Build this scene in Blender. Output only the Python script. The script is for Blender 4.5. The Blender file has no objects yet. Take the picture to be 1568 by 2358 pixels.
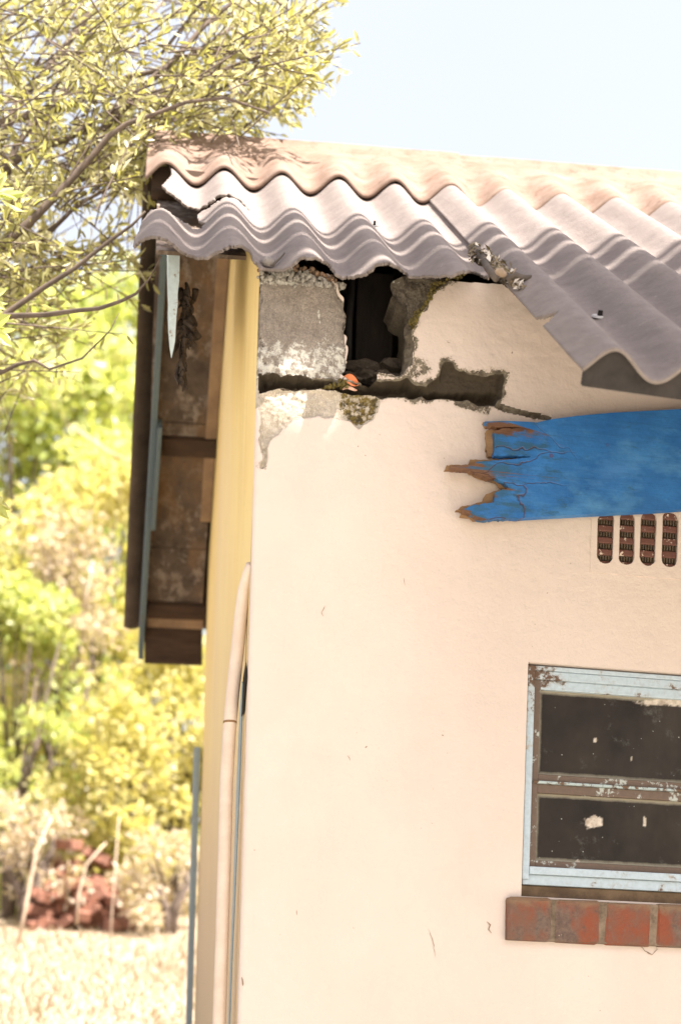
import bpy, bmesh, math, random
import numpy as np
from mathutils import Matrix, Vector, geometry
random.seed(7); rng = np.random.default_rng(11)
S = bpy.context.scene
COL = S.collection

# ------------------------------------------------------------------ camera, sky, sun, exposure
EYE = 1.10
ROLL = 0.030
FPX = 3267.0                       # focal length in pixels of the 1568 x 2358 tracing grid
PPX, PPY = 784.0, 2464.0           # principal point (front of the lens is level, the frame is shifted up)
cd = bpy.data.cameras.new('camera'); cam = bpy.data.objects.new('camera', cd); COL.objects.link(cam)
cd.sensor_fit = 'VERTICAL'; cd.sensor_height = 36.0; cd.sensor_width = 24.0
cd.lens = FPX / 2358.0 * 36.0
cd.shift_y = (PPY - 1179.0) / 2358.0
cd.clip_start = 0.05; cd.clip_end = 2000
cr, sr = math.cos(ROLL), math.sin(ROLL)
cam.matrix_world = Matrix(((cr, -sr, 0, 0), (0, 0, -1, 0), (sr, cr, 0, EYE), (0, 0, 0, 1)))
cd.dof.use_dof = True; cd.dof.focus_distance = 3.30; cd.dof.aperture_fstop = 2.4
S.camera = cam

SUN_DIR = Vector((0.40, -0.40, 0.86)).normalized()      # towards the sun
el = math.asin(SUN_DIR.z); az = math.atan2(SUN_DIR.x, SUN_DIR.y)
w = bpy.data.worlds.new('World'); S.world = w; w.use_nodes = True
nt = w.node_tree; nt.nodes.clear()
sky = nt.nodes.new('ShaderNodeTexSky'); sky.sky_type = 'NISHITA'; sky.sun_disc = False
sky.sun_elevation = el; sky.sun_rotation = az; sky.air_density = 1.0; sky.dust_density = 7.0; sky.ozone_density = 1.0
bg = nt.nodes.new('ShaderNodeBackground'); bg.inputs['Strength'].default_value = 0.108
wo = nt.nodes.new('ShaderNodeOutputWorld')
veil = nt.nodes.new('ShaderNodeMix'); veil.data_type = 'RGBA'; veil.inputs[7].default_value = (2.55, 2.5, 2.5, 1)   # thin high cloud
vn = nt.nodes.new('ShaderNodeTexNoise'); vn.inputs['Scale'].default_value = 1.1; vn.inputs['Detail'].default_value = 4
vr = nt.nodes.new('ShaderNodeMapRange'); vr.inputs[1].default_value = .3; vr.inputs[2].default_value = .7; vr.inputs[3].default_value = .42; vr.inputs[4].default_value = .66
nt.links.new(vn.outputs['Fac'], vr.inputs[0]); nt.links.new(vr.outputs[0], veil.inputs[0]); nt.links.new(sky.outputs[0], veil.inputs[6])
nt.links.new(veil.outputs[2], bg.inputs[0]); nt.links.new(bg.outputs[0], wo.inputs[0])
sl = bpy.data.lights.new('sun', 'SUN'); sl.energy = 5.0; sl.angle = math.radians(0.5); sl.color = (1.0, 0.93, 0.83)
sun = bpy.data.objects.new('sun', sl); COL.objects.link(sun)
sun.rotation_euler = SUN_DIR.to_track_quat('Z', 'Y').to_euler()
S.view_settings.view_transform = 'Standard'; S.view_settings.look = 'None'
S.view_settings.gamma = 1.0; S.view_settings.use_curve_mapping = False
S.view_settings.exposure = 2.08

# ------------------------------------------------------------------ tracing helpers
def ray(px, py):
    a = (px - PPX) / FPX; b = (PPY - py) / FPX
    return Vector((a * cr - b * sr, 1.0, a * sr + b * cr))
def at(px, py, Y):                 # world point seen at a pixel, at depth Y
    r = ray(px, py); return Vector((r.x * Y, Y, EYE + r.z * Y))
def project(P):                    # world points (N,3) -> tracing pixels (N,2)
    P = np.asarray(P, float); x = P[..., 0] / P[..., 1]; z = (P[..., 2] - EYE) / P[..., 1]
    a = x * cr + z * sr; b = -x * sr + z * cr
    return np.stack([PPX + a * FPX, PPY - b * FPX], -1)

TH = math.atan(0.148)              # the house is turned a little
ct, st = math.cos(TH), math.sin(TH)
K = Vector(((544 - 784) / FPX * 3.24, 3.24, 0.0))     # the wall corner
def house(s, d, z):                # house coordinates -> world
    return Vector((K.x + s * ct - d * st, K.y + s * st + d * ct, z))
def house_np(L):
    L = np.asarray(L, float)
    return np.stack([K.x + L[..., 0] * ct - L[..., 1] * st, K.y + L[..., 0] * st + L[..., 1] * ct, L[..., 2]], -1)
def to_house(p):
    dx, dy = p[0] - K.x, p[1] - K.y
    return Vector((dx * ct + dy * st, -dx * st + dy * ct, p[2]))
def wp(px, py, d=0.0):             # pixel -> house coordinates on the front wall at depth d
    r = ray(px, py)
    # (t*r.x-K.x)*-st + (t-K.y)*ct = d
    t = (d - K.x * st + K.y * ct) / (-r.x * st + ct)
    return to_house((r.x * t, t, EYE + r.z * t))
def sp(px, py, s=0.0):             # pixel -> house coordinates on a plane parallel to the side wall
    r = ray(px, py)
    t = (s + K.x * ct + K.y * st) / (r.x * ct + st)
    return to_house((r.x * t, t, EYE + r.z * t))

def inpoly(pts, poly):
    x, y = pts[:, 0], pts[:, 1]; n = len(poly); r = np.zeros(len(pts), bool)
    for i in range(n):
        x1, y1 = poly[i]; x2, y2 = poly[(i + 1) % n]
        if y1 == y2: continue
        c = ((y1 > y) != (y2 > y)) & (x < (x2 - x1) * (y - y1) / (y2 - y1) + x1)
        r ^= c
    return r
def polydist(pts, poly, closed=True):
    d = np.full(len(pts), 1e9); n = len(poly)
    for i in range(n if closed else n - 1):
        a = np.array(poly[i], float); b = np.array(poly[(i + 1) % n], float)
        ab = b - a; t = np.clip(((pts - a) @ ab) / max(ab @ ab, 1e-9), 0, 1)
        d = np.minimum(d, np.hypot(*(pts - a - t[:, None] * ab).T))
    return d
def sdf(pts, poly):                # negative inside
    d = polydist(pts, poly); return np.where(inpoly(pts, poly), -d, d)
_T = rng.random((64, 64))
def vnoise(x, y):
    xi = np.floor(x).astype(int); yi = np.floor(y).astype(int); fx = x - xi; fy = y - yi
    fx = fx * fx * (3 - 2 * fx); fy = fy * fy * (3 - 2 * fy)
    g = lambda i, j: _T[(xi + i) % 64, (yi + j) % 64]
    return (g(0, 0) * (1 - fx) + g(1, 0) * fx) * (1 - fy) + (g(0, 1) * (1 - fx) + g(1, 1) * fx) * fy - 0.5
def fbm(x, y, o=4):
    r = 0; a = 1.0
    for i in range(o): r = r + a * vnoise(x * 2**i + 17 * i, y * 2**i + 31 * i); a *= .55
    return r

# ------------------------------------------------------------------ object helpers
def tag(o, label=None, cat=None, group=None, kind=None):
    if label: o['label'] = label
    if cat: o['category'] = cat
    if group: o['group'] = group
    if kind: o['kind'] = kind
    return o
def link(name, me, mat, parent=None, smooth=False):
    for m in (mat if isinstance(mat, (list, tuple)) else [mat]): me.materials.append(m)
    if smooth: me.polygons.foreach_set('use_smooth', [True] * len(me.polygons))
    o = bpy.data.objects.new(name, me); COL.objects.link(o)
    if parent: o.parent = parent
    return o
def mesh(name, verts, faces, mat, parent=None, smooth=False, attrs=None):
    me = bpy.data.meshes.new(name); me.from_pydata([tuple(map(float, v)) for v in verts], [], faces)
    if attrs:
        for k, v in attrs.items():
            a = me.attributes.new(k, 'FLOAT', 'POINT'); a.data.foreach_set('value', np.asarray(v, np.float32))
    me.update(); return link(name, me, mat, parent, smooth)
def bmobj(name, bm, mat, parent=None, smooth=False):
    bmesh.ops.recalc_face_normals(bm, faces=bm.faces)
    me = bpy.data.meshes.new(name); bm.to_mesh(me); bm.free(); return link(name, me, mat, parent, smooth)
def empty(name, loc=(0, 0, 0), rz=0.0):
    o = bpy.data.objects.new(name, None); COL.objects.link(o); o.location = loc; o.rotation_euler = (0, 0, rz)
    o.empty_display_size = .2; return o
def add_box(bm, c, h, rot=None, bev=0.0):
    r = bmesh.ops.create_cube(bm, size=1.0)
    M = Matrix.Translation(c) @ (rot.to_4x4() if rot else Matrix()) @ Matrix.Diagonal((2 * h[0], 2 * h[1], 2 * h[2], 1))
    bmesh.ops.transform(bm, matrix=M, verts=r['verts'])
    if bev:
        bmesh.ops.bevel(bm, geom=list({e for v in r['verts'] for e in v.link_edges}), offset=bev, segments=2, affect='EDGES', profile=.5)
def tube(pts, radii, n=8, cap=True):
    pts = [Vector(p) for p in pts]; V = []; F = []
    if not hasattr(radii, '__len__'): radii = [radii] * len(pts)
    for i, p in enumerate(pts):
        t = (pts[min(i + 1, len(pts) - 1)] - pts[max(i - 1, 0)]).normalized()
        a = t.orthogonal().normalized() if i == 0 else (a - t * a.dot(t)).normalized()
        b = t.cross(a)
        for k in range(n):
            q = 2 * math.pi * k / n; V.append(p + (a * math.cos(q) + b * math.sin(q)) * radii[i])
    for i in range(len(pts) - 1):
        for k in range(n):
            F.append((i * n + k, i * n + (k + 1) % n, (i + 1) * n + (k + 1) % n, (i + 1) * n + k))
    if cap: F.append(tuple(range(n - 1, -1, -1))); F.append(tuple((len(pts) - 1) * n + k for k in range(n)))
    return V, F
def merge(parts):
    V = []; F = []
    for v, f in parts:
        o = len(V); V += list(v); F += [tuple(i + o for i in q) for q in f]
    return V, F
def prism(poly3a, poly3b, holes=()):  # front and back loops, same count; triangulated caps
    n = len(poly3a); V = list(poly3a) + list(poly3b); F = []
    tri = geometry.tessellate_polygon([[Vector((p[0], p[2], 0)) for p in poly3a]])
    for t in tri: F.append(tuple(t)); F.append(tuple(i + n for i in reversed(t)))
    for i in range(n): F.append((i, (i + 1) % n, (i + 1) % n + n, i + n))
    return V, F
def bm_of(V, F):
    bm = bmesh.new(); vs = [bm.verts.new(v) for v in V]
    for f in F:
        try: bm.faces.new([vs[i] for i in f])
        except ValueError: pass
    return bm
def jag(poly, step, amp, closed=True, seed=0):   # roughen a traced outline
    r = random.Random(seed); out = []; n = len(poly)
    for i in range(n if closed else n - 1):
        a = Vector(poly[i]); b = Vector(poly[(i + 1) % n]); L = (b - a).length; m = max(1, int(L / step))
        for k in range(m):
            p = a.lerp(b, k / m)
            if k: p = p + Vector((r.uniform(-amp, amp), r.uniform(-amp, amp)))
            out.append((p.x, p.y))
    if not closed: out.append(tuple(poly[-1]))
    return out

# ------------------------------------------------------------------ materials
class NT:
    def __init__(s, name):
        s.m = bpy.data.materials.new(name); s.m.use_nodes = True; s.t = s.m.node_tree; s.n = s.t.nodes
        s.b = s.n['Principled BSDF']; s.out = s.n['Material Output']
        s.co = s.n.new('ShaderNodeTexCoord').outputs['Object']
    def L(s, a, b): s.t.links.new(a, b)
    def noise(s, scale, detail=4, rough=.6, vec=None, dist=0):
        n = s.n.new('ShaderNodeTexNoise'); n.inputs['Scale'].default_value = scale; n.inputs['Detail'].default_value = detail
        n.inputs['Roughness'].default_value = rough; n.inputs['Distortion'].default_value = dist; s.L(vec or s.co, n.inputs['Vector']); return n.outputs['Fac']
    def vor(s, scale, feat='F1', vec=None, out='Distance'):
        n = s.n.new('ShaderNodeTexVoronoi'); n.feature = feat; n.inputs['Scale'].default_value = scale; s.L(vec or s.co, n.inputs['Vector']); return n.outputs[out]
    def map(s, sc, vec=None, rot=(0, 0, 0), loc=(0, 0, 0)):
        n = s.n.new('ShaderNodeMapping'); n.inputs['Scale'].default_value = sc; n.inputs['Rotation'].default_value = rot; n.inputs['Location'].default_value = loc; s.L(vec or s.co, n.inputs['Vector']); return n.outputs[0]
    def ramp(s, fac, a, b, lo=0.0, hi=1.0):
        n = s.n.new('ShaderNodeMapRange'); n.inputs[1].default_value = a; n.inputs[2].default_value = b
        n.inputs[3].default_value = lo; n.inputs[4].default_value = hi; n.clamp = True; s.L(fac, n.inputs[0]); return n.outputs[0]
    def math(s, op, a, b=None):
        n = s.n.new('ShaderNodeMath'); n.operation = op; n.use_clamp = False
        for i, v in enumerate((a, b)):
            if v is None: continue
            if isinstance(v, (int, float)): n.inputs[i].default_value = v
            else: s.L(v, n.inputs[i])
        return n.outputs[0]
    def mix(s, fac, a, b):
        n = s.n.new('ShaderNodeMix'); n.data_type = 'RGBA'
        for i, v in ((0, fac), (6, a), (7, b)):
            if isinstance(v, (int, float)): n.inputs[i].default_value = v
            elif isinstance(v, tuple): n.inputs[i].default_value = (*v, 1)
            else: s.L(v, n.inputs[i])
        return n.outputs[2]
    def attr(s, name):
        n = s.n.new('ShaderNodeAttribute'); n.attribute_name = name; return n.outputs['Fac']
    def sep(s, vec=None):
        n = s.n.new('ShaderNodeSeparateXYZ'); s.L(vec or s.co, n.inputs[0]); return n.outputs
    def bump(s, h, strength=.4, dist=.003):
        n = s.n.new('ShaderNodeBump'); n.inputs['Strength'].default_value = strength; n.inputs['Distance'].default_value = dist
        s.L(h, n.inputs['Height']); s.L(n.outputs[0], s.b.inputs['Normal'])
    def done(s, col, rough=.85, spec=.25):
        if isinstance(col, tuple): s.b.inputs['Base Color'].default_value = (*col, 1)
        else: s.L(col, s.b.inputs['Base Color'])
        if isinstance(rough, (int, float)): s.b.inputs['Roughness'].default_value = rough
        else: s.L(rough, s.b.inputs['Roughness'])
        s.b.inputs['Specular IOR Level'].default_value = spec
        return s.m

def m_plaster(name='plaster_paint', base=(.575, .487, .443), alt=(.535, .447, .398), grime=True):
    t = NT(name)
    c = t.mix(t.ramp(t.noise(2.2, 5, .6), .35, .68), base, alt)
    c = t.mix(t.ramp(t.noise(1.1, 3, .5, vec=t.map((1, 1, .25))), .5, .8, 0, .35), c, (.64, .56, .49))
    c = t.mix(t.ramp(t.noise(6, 6, .7, vec=t.map((1, 1, .6), loc=(9, 0, 2))), .52, .72, 0, .30), c, tuple(v * .84 for v in base))
    c = t.mix(t.ramp(t.noise(14, 5, .7, vec=t.map((1.6, 1, .12), loc=(2, 0, 7))), .6, .78, 0, .22), c, tuple(v * .8 for v in alt))
    sp_ = t.math('MULTIPLY', t.ramp(t.noise(95, 2, .4), .725, .755), t.ramp(t.noise(3.1, 2), .52, .62))
    c = t.mix(sp_, c, (.25, .19, .14))
    c = t.mix(t.ramp(t.noise(38, 5, .75), .62, .72, 0, .22), c, (.62, .47, .35))
    if not grime:
        c = t.mix(t.ramp(t.math('ADD', t.sep()[2], t.math('MULTIPLY', t.noise(3, 4), .5)), 1.9, 2.7, 1, 0), c, (.58, .44, .29))
        c = t.mix(t.ramp(t.noise(5, 5, .7, vec=t.map((1, 3, .2))), .55, .75, 0, .6), c, (.50, .36, .16))
    if grime:
        d = t.attr('dirt'); n1 = t.noise(150, 6, .8); n2 = t.noise(24, 6, .72)
        k = t.math('ADD', t.math('ADD', d, t.math('MULTIPLY', t.math('SUBTRACT', n1, .5), 1.1)), t.math('MULTIPLY', t.math('SUBTRACT', n2, .5), .9))
        c = t.mix(t.ramp(k, .3, .5, 0, .6), c, (.40, .33, .26))
        c = t.mix(t.ramp(k, .46, .54), c, t.mix(t.ramp(t.noise(60, 4), .4, .6), (.075, .06, .045), (.16, .135, .10)))
        ms = t.math('ADD', t.attr('moss'), t.math('MULTIPLY', t.math('SUBTRACT', n1, .5), .9))
        c = t.mix(t.ramp(ms, .5, .62), c, t.mix(t.ramp(t.noise(70, 3), .4, .62), (.26, .21, .05), (.11, .09, .035)))
    h = t.math('ADD', t.math('MULTIPLY', t.noise(9, 5, .6), 1.2), t.math('MULTIPLY', t.noise(140, 4, .7), .28))
    h = t.math('ADD', h, t.math('MULTIPLY', t.noise(45, 3, .6), .5))
    t.bump(h, .5, .008)
    return t.done(c, .82, .2)

def m_block(name, light, dark, moss=True):
    t = NT(name)
    n1 = t.noise(16, 6, .7); n2 = t.noise(130, 5, .75)
    c = t.mix(t.ramp(n1, .35, .65), dark, light)
    c = t.mix(t.ramp(n2, .45, .75, 0, .7), c, tuple(min(.8, v * 1.35) for v in light))
    cr_ = t.ramp(t.vor(210, 'DISTANCE_TO_EDGE', vec=None), .0, .09)
    c = t.mix(t.math('MULTIPLY', t.math('SUBTRACT', 1.0, cr_), .35), c, tuple(v * .45 for v in dark))
    d = t.math('ADD', t.attr('dirt'), t.math('MULTIPLY', t.math('SUBTRACT', n2, .5), .9))
    c = t.mix(t.ramp(d, .42, .62), c, (.07, .055, .04))
    ms = t.math('ADD', t.attr('moss'), t.math('MULTIPLY', t.math('SUBTRACT', t.noise(75, 5, .7), .5), 1.1))
    c = t.mix(t.ramp(ms, .5, .62), c, t.mix(t.ramp(t.noise(90, 3), .42, .6), (.20, .145, .045), (.075, .06, .035)))
    li = t.math('ADD', t.attr('lichen'), t.math('MULTIPLY', t.math('SUBTRACT', t.noise(55, 5, .75), .5), 1.3))  # lichen, and sunlight painted low on the block
    c = t.mix(t.ramp(li, .5, .66), c, (.62, .60, .55))
    h = t.math('ADD', t.math('MULTIPLY', n1, .6), t.math('ADD', t.math('MULTIPLY', n2, .8), t.math('MULTIPLY', cr_, .35)))
    t.bump(h, .8, .006)
    return t.done(c, .95, .1)

def m_sheet(name='asbestos_cement'):
    t = NT(name)
    streak = t.noise(10, 6, .7, vec=t.map((3.0, .35, 3.0)))
    c = t.mix(t.ramp(streak, .3, .7), (.155, .128, .121), (.218, .185, .174))
    c = t.mix(t.ramp(t.noise(5, 5, .7), .55, .75, 0, .6), c, (.15, .125, .11))
    c = t.mix(t.ramp(t.noise(210, 3, .7), .6, .75, 0, .5), c, (.11, .09, .08))
    c = t.mix(t.ramp(t.noise(34, 4, .7), .68, .76, 0, .6), c, (.36, .32, .29))
    c = t.mix(t.ramp(t.noise(60, 5, .8), .66, .74, 0, .7), c, (.075, .062, .055))
    t.bump(t.math('ADD', t.noise(160, 4, .7), t.math('MULTIPLY', streak, .8)), .5, .004)
    return t.done(c, .85, .22)

def m_wood(name, a, b, scale=(1, 1, 12), rough=.85):
    t = NT(name)
    g = t.noise(6, 6, .7, vec=t.map(scale)); c = t.mix(t.ramp(g, .3, .7), a, b)
    c = t.mix(t.ramp(t.noise(8, 5, .7), .55, .75, 0, .6), c, tuple(v * .5 for v in a))
    t.bump(g, .4, .003); return t.done(c, rough, .2)

def m_paint_wood():               # blue painted board, worn towards its broken end
    t = NT('blue_paint')
    x, y, z = t.sep()
    n = t.noise(7, 6, .65); f = t.noise(150, 4, .7)
    c = t.mix(t.ramp(n, .35, .68), (.013, .095, .30), (.030, .155, .42))
    c = t.mix(t.ramp(f, .45, .8, 0, .5), c, (.012, .08, .22))
    c = t.mix(t.ramp(t.noise(3, 6, .75, vec=t.map((1, 1, 3), loc=(5, 0, 0))), .55, .75, 0, .6), c, (.02, .06, .13))
    c = t.mix(t.ramp(t.noise(4, 5, .65, vec=t.map((1, 1, 2.2))), .56, .72, 0, .55), c, (.07, .22, .50))
    gr = t.noise(5, 6, .75, vec=t.map((1, 1, 26)))
    c = t.mix(t.ramp(gr, .5, .72, 0, .5), c, (.015, .07, .17))
    c = t.mix(t.ramp(t.noise(5, 5, .7, vec=t.map((1, 1, 2), loc=(1, 0, 8))), .5, .72, 0, .6), c, (.10, .28, .50))
    near = t.ramp(x, .08, .36, 1, 0)                       # worn end
    far = t.ramp(x, .05, .45, 1, 0)
    pt = t.noise(26, 6, .7, vec=t.map((.5, 1, 1.6)))
    grey = t.math('ADD', t.math('MULTIPLY', near, .40), t.math('MULTIPLY', t.math('SUBTRACT', pt, .5), 1.6))
    c = t.mix(t.ramp(grey, .22, .42, 0, .75), c, (.025, .075, .11))
    bare = t.math('ADD', t.attr('bare'), t.math('MULTIPLY', t.math('SUBTRACT', t.noise(45, 5, .7), .5), .8))
    c = t.mix(t.ramp(bare, .45, .55), c, t.mix(t.ramp(t.noise(10, 5, .7, vec=t.map((1, 1, 9))), .35, .65), (.075, .035, .02), (.17, .085, .045)))
    warp = t.n.new('ShaderNodeVectorMath'); warp.operation = 'MULTIPLY_ADD'
    nz = t.n.new('ShaderNodeTexNoise'); nz.inputs['Scale'].default_value = 14; nz.inputs['Detail'].default_value = 4; t.L(t.co, nz.inputs['Vector'])
    t.L(nz.outputs['Color'], warp.inputs[0]); warp.inputs[1].default_value = (.06, .06, .06); t.L(t.map((.45, .45, 1.35)), warp.inputs[2])
    ck = t.ramp(t.vor(9, 'DISTANCE_TO_EDGE', vec=warp.outputs[0]), .0, .016, 1, 0)
    ck = t.math('MULTIPLY', ck, t.ramp(t.math('ADD', far, t.math('MULTIPLY', t.noise(6, 3), .6)), .75, 1.0))
    c = t.mix(t.math('MULTIPLY', ck, .85), c, (.06, .022, .02))
    dots = t.math('MULTIPLY', t.ramp(t.vor(17), .07, .11, 1, 0), t.ramp(t.noise(9, 2), .53, .56))
    dots = t.math('MULTIPLY', dots, far)
    c = t.mix(dots, c, (.10, .018, .014))
    t.bump(t.math('SUBTRACT', t.math('ADD', t.math('MULTIPLY', f, .25), t.math('MULTIPLY', gr, .5)), ck), .6, .003)
    return t.done(c, .55, .35)

def m_worn_paint(name, paint, rust, amount=.5, scale=14):
    t = NT(name)
    n = t.noise(scale, 6, .72); f = t.noise(90, 5, .7)
    c = t.mix(t.ramp(f, .3, .7), paint, tuple(v * .8 for v in paint))
    k = t.math('ADD', n, t.math('MULTIPLY', t.math('SUBTRACT', f, .5), .35))
    c = t.mix(t.ramp(k, amount, amount + .05), c, rust)
    c = t.mix(t.ramp(t.noise(5, 4), .6, .75, 0, .5), c, tuple(v * 1.6 for v in rust))
    t.bump(k, .3, .003); return t.done(c, .65, .3)

def m_simple(name, a, b, scale=20, rough=.85, bump=.4, spec=.2):
    t = NT(name); n = t.noise(scale, 6, .7); c = t.mix(t.ramp(n, .35, .65), a, b); t.bump(n, bump, .004); return t.done(c, rough, spec)

def m_leaf(name, cols, trans=.35):
    t = NT(name)
    k = t.attr('tint')
    c = t.mix(t.ramp(k, 0, .5), cols[0], cols[1]); c = t.mix(t.ramp(k, .5, 1), c, cols[2])
    t.done(c, .36, .6)
    tr = t.n.new('ShaderNodeBsdfTranslucent'); mx = t.n.new('ShaderNodeMixShader'); mx.inputs[0].default_value = trans
    t.L(t.mix(.5, c, (.55, .5, .05)), tr.inputs[0]); t.L(t.b.outputs[0], mx.inputs[1]); t.L(tr.outputs[0], mx.inputs[2]); t.L(mx.outputs[0], t.out.inputs[0])
    return t.m

M = {}
M['plaster'] = m_plaster()
M['side'] = m_plaster('yellow_paint', (.72, .57, .26), (.68, .51, .23), False)
M['block'] = m_block('concrete_block', (.33, .285, .25), (.22, .185, .16))
M['frag'] = m_block('broken_block', (.20, .17, .135), (.075, .06, .048))
M['rubble'] = m_block('rough_render', (.62, .54, .46), (.42, .36, .29))
M['mortar'] = m_block('dirty_mortar', (.085, .068, .053), (.035, .028, .022))
M['sheet'] = m_sheet()
def m_cap():
    t = NT('ridge_cement'); n = t.noise(9, 6, .75, vec=t.map((1, 2.5, 2.5))); c = t.mix(t.ramp(n, .35, .65), (.150, .098, .074), (.215, .155, .128))
    c = t.mix(t.ramp(t.noise(26, 6, .8), .52, .68, 0, .8), c, (.10, .06, .045)); c = t.mix(t.ramp(t.noise(4, 4, .6, vec=t.map((.6, 3, 3), loc=(2, 0, 0))), .5, .7, 0, .5), c, (.24, .185, .16))
    t.bump(t.noise(120, 4, .7), .4, .003); return t.done(c, .9, .15)
M['cap'] = m_cap()
M['shaded_underside'] = m_simple('roof_underside_shaded', (.085, .062, .045), (.05, .036, .027), 10)  # darker copy of the sheet colour, with the underside's shade painted in
def m_soffit():
    t = NT('soffit_board'); n = t.noise(7, 6, .7); c = t.mix(t.ramp(n, .35, .65), (.135, .10, .08), (.06, .047, .04))
    c = t.mix(t.ramp(t.noise(16, 5, .7, vec=t.map((1, .5, 1))), .52, .64, 0, .75), c, (.27, .225, .195))
    c = t.mix(t.ramp(t.noise(3, 5, .7, vec=t.map((1.5, .6, 1), loc=(4, 0, 0))), .5, .65, 0, .7), c, (.19, .115, .065))
    t.bump(n, .3, .003); return t.done(c, .9, .1)
M['soffit'] = m_soffit()
M['darkwood'] = m_wood('dark_wood', (.075, .045, .03), (.03, .02, .015), (1, 1, 8))
M['shadow_and_joint'] = m_wood('shadow_and_joint_ochre', (.29, .175, .09), (.15, .085, .045), (1, 1, 10))  # ochre for the board's painted shadow and for the pipe joint
M['ochre'] = m_simple('ochre_paint', (.30, .205, .13), (.19, .125, .085), 9)
M['blue'] = m_paint_wood()
M['barge'] = m_worn_paint('slate_blue_paint', (.105, .14, .16), (.10, .05, .02), .66)
M['slit'] = m_worn_paint('slit_blue', (.27, .33, .36), (.10, .06, .04), .70)
M['rail'] = m_worn_paint('rail_paint', (.36, .43, .44), (.11, .065, .04), .49, 20)
M['paleblue'] = m_worn_paint('pale_blue_paint', (.56, .66, .70), (.24, .17, .13), .60, 26)
M['frame'] = m_worn_paint('window_paint', (.40, .50, .54), (.10, .055, .035), .565, 16)
M['putty'] = m_worn_paint('old_putty', (.13, .09, .07), (.36, .38, .36), .585, 22)
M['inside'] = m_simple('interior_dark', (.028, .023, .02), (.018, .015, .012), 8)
M['sooty'] = m_wood('sooty_timber', (.028, .021, .018), (.012, .010, .009), (9, 3, 2))
M['pipe'] = m_simple('pipe_paint', (.60, .49, .41), (.53, .42, .34), 20, .45, .15, .4)
M['terracotta'] = m_worn_paint('terracotta', (.125, .052, .04), (.58, .48, .40), .60, 55)
M['grille'] = m_simple('vent_grille', (.07, .05, .035), (.12, .09, .06), 60)
M['black'] = m_simple('soot', (.02, .017, .015), (.012, .01, .01), 30)

def m_brick(name='sill_brick'):
    t = NT(name)
    n = t.noise(13, 5, .65); g = t.noise(30, 6, .75)
    c = t.mix(t.ramp(n, .4, .6), (.215, .058, .028), (.16, .078, .052))
    c = t.mix(t.ramp(t.noise(17, 4, .6, vec=t.map((1, 1, .6), loc=(3, 2, 1))), .44, .58, 0, .9), c, t.mix(t.ramp(t.noise(50, 5, .8), .4, .6), (.16, .115, .09), (.095, .07, .058)))
    c = t.mix(t.ramp(g, .60, .70, 0, .8), c, (.085, .06, .048))
    c = t.mix(t.ramp(t.noise(24, 4, .7, vec=t.map((1, 1, 1), loc=(7, 1, 5))), .69, .72), c, (.68, .53, .38))
    z = t.sep()[2]; top = t.math('ADD', t.ramp(z, SILL_TOP - .05, SILL_TOP, 0, .8), t.math('MULTIPLY', t.math('SUBTRACT', t.noise(22, 5, .7), .5), 1.1))
    c = t.mix(t.ramp(top, .45, .7, 0, .85), c, (.20, .125, .075))
    t.bump(t.math('ADD', g, t.noise(90, 4, .8)), .9, .006); return t.done(c, .7, .3)
SILL_TOP = wp(1165, 2066).z
M['crackdirt'] = m_simple('crack_dirt', (.16, .11, .075), (.30, .22, .16), 90); M['brick'] = m_brick(); M['rubblepale'] = m_simple('zinc', (.40, .39, .39), (.28, .27, .27), 60)
M['sillmortar'] = m_simple('sill_mortar', (.22, .165, .12), (.09, .065, .045), 30)
M['ledge'] = m_simple('ledge_dirt', (.17, .115, .07), (.085, .055, .035), 18)

win_tl = wp(1218, 1525); win_bl = wp(1198, 2040)
WX0, WX1 = 0.5 * (win_tl.x + win_bl.x), 0.5 * (win_tl.x + win_bl.x) + .62
WZ1, WZ0 = wp(1218, 1525).z, wp(1165, 2062).z
def m_frame():
    t = NT('window_paint'); n = t.noise(16, 6, .72); f = t.noise(90, 5, .7)
    c = t.mix(t.ramp(f, .3, .7), (.40, .475, .545), (.32, .385, .44))
    dn = t.n.new('ShaderNodeVectorMath'); dn.operation = 'DISTANCE'; t.L(t.map((1, 0, 1)), dn.inputs[0]); dn.inputs[1].default_value = (WX0 + .02, 0, WZ1 - .02)
    k = t.math('ADD', t.math('ADD', n, t.math('MULTIPLY', t.math('SUBTRACT', f, .5), .4)), t.ramp(dn.outputs['Value'], .01, .13, .16, 0))
    c = t.mix(t.ramp(k, .54, .68, 0, .5), c, (.30, .25, .20)); c = t.mix(t.ramp(k, .62, .68), c, (.10, .06, .04))
    c = t.mix(t.ramp(t.noise(7, 5, .7, vec=t.map((1, 1, 1), loc=(3, 0, 6))), .62, .68, 0, .7), c, (.30, .19, .06))
    t.bump(k, .4, .003); return t.done(c, .65, .3)
M['frame'] = m_frame()
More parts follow.
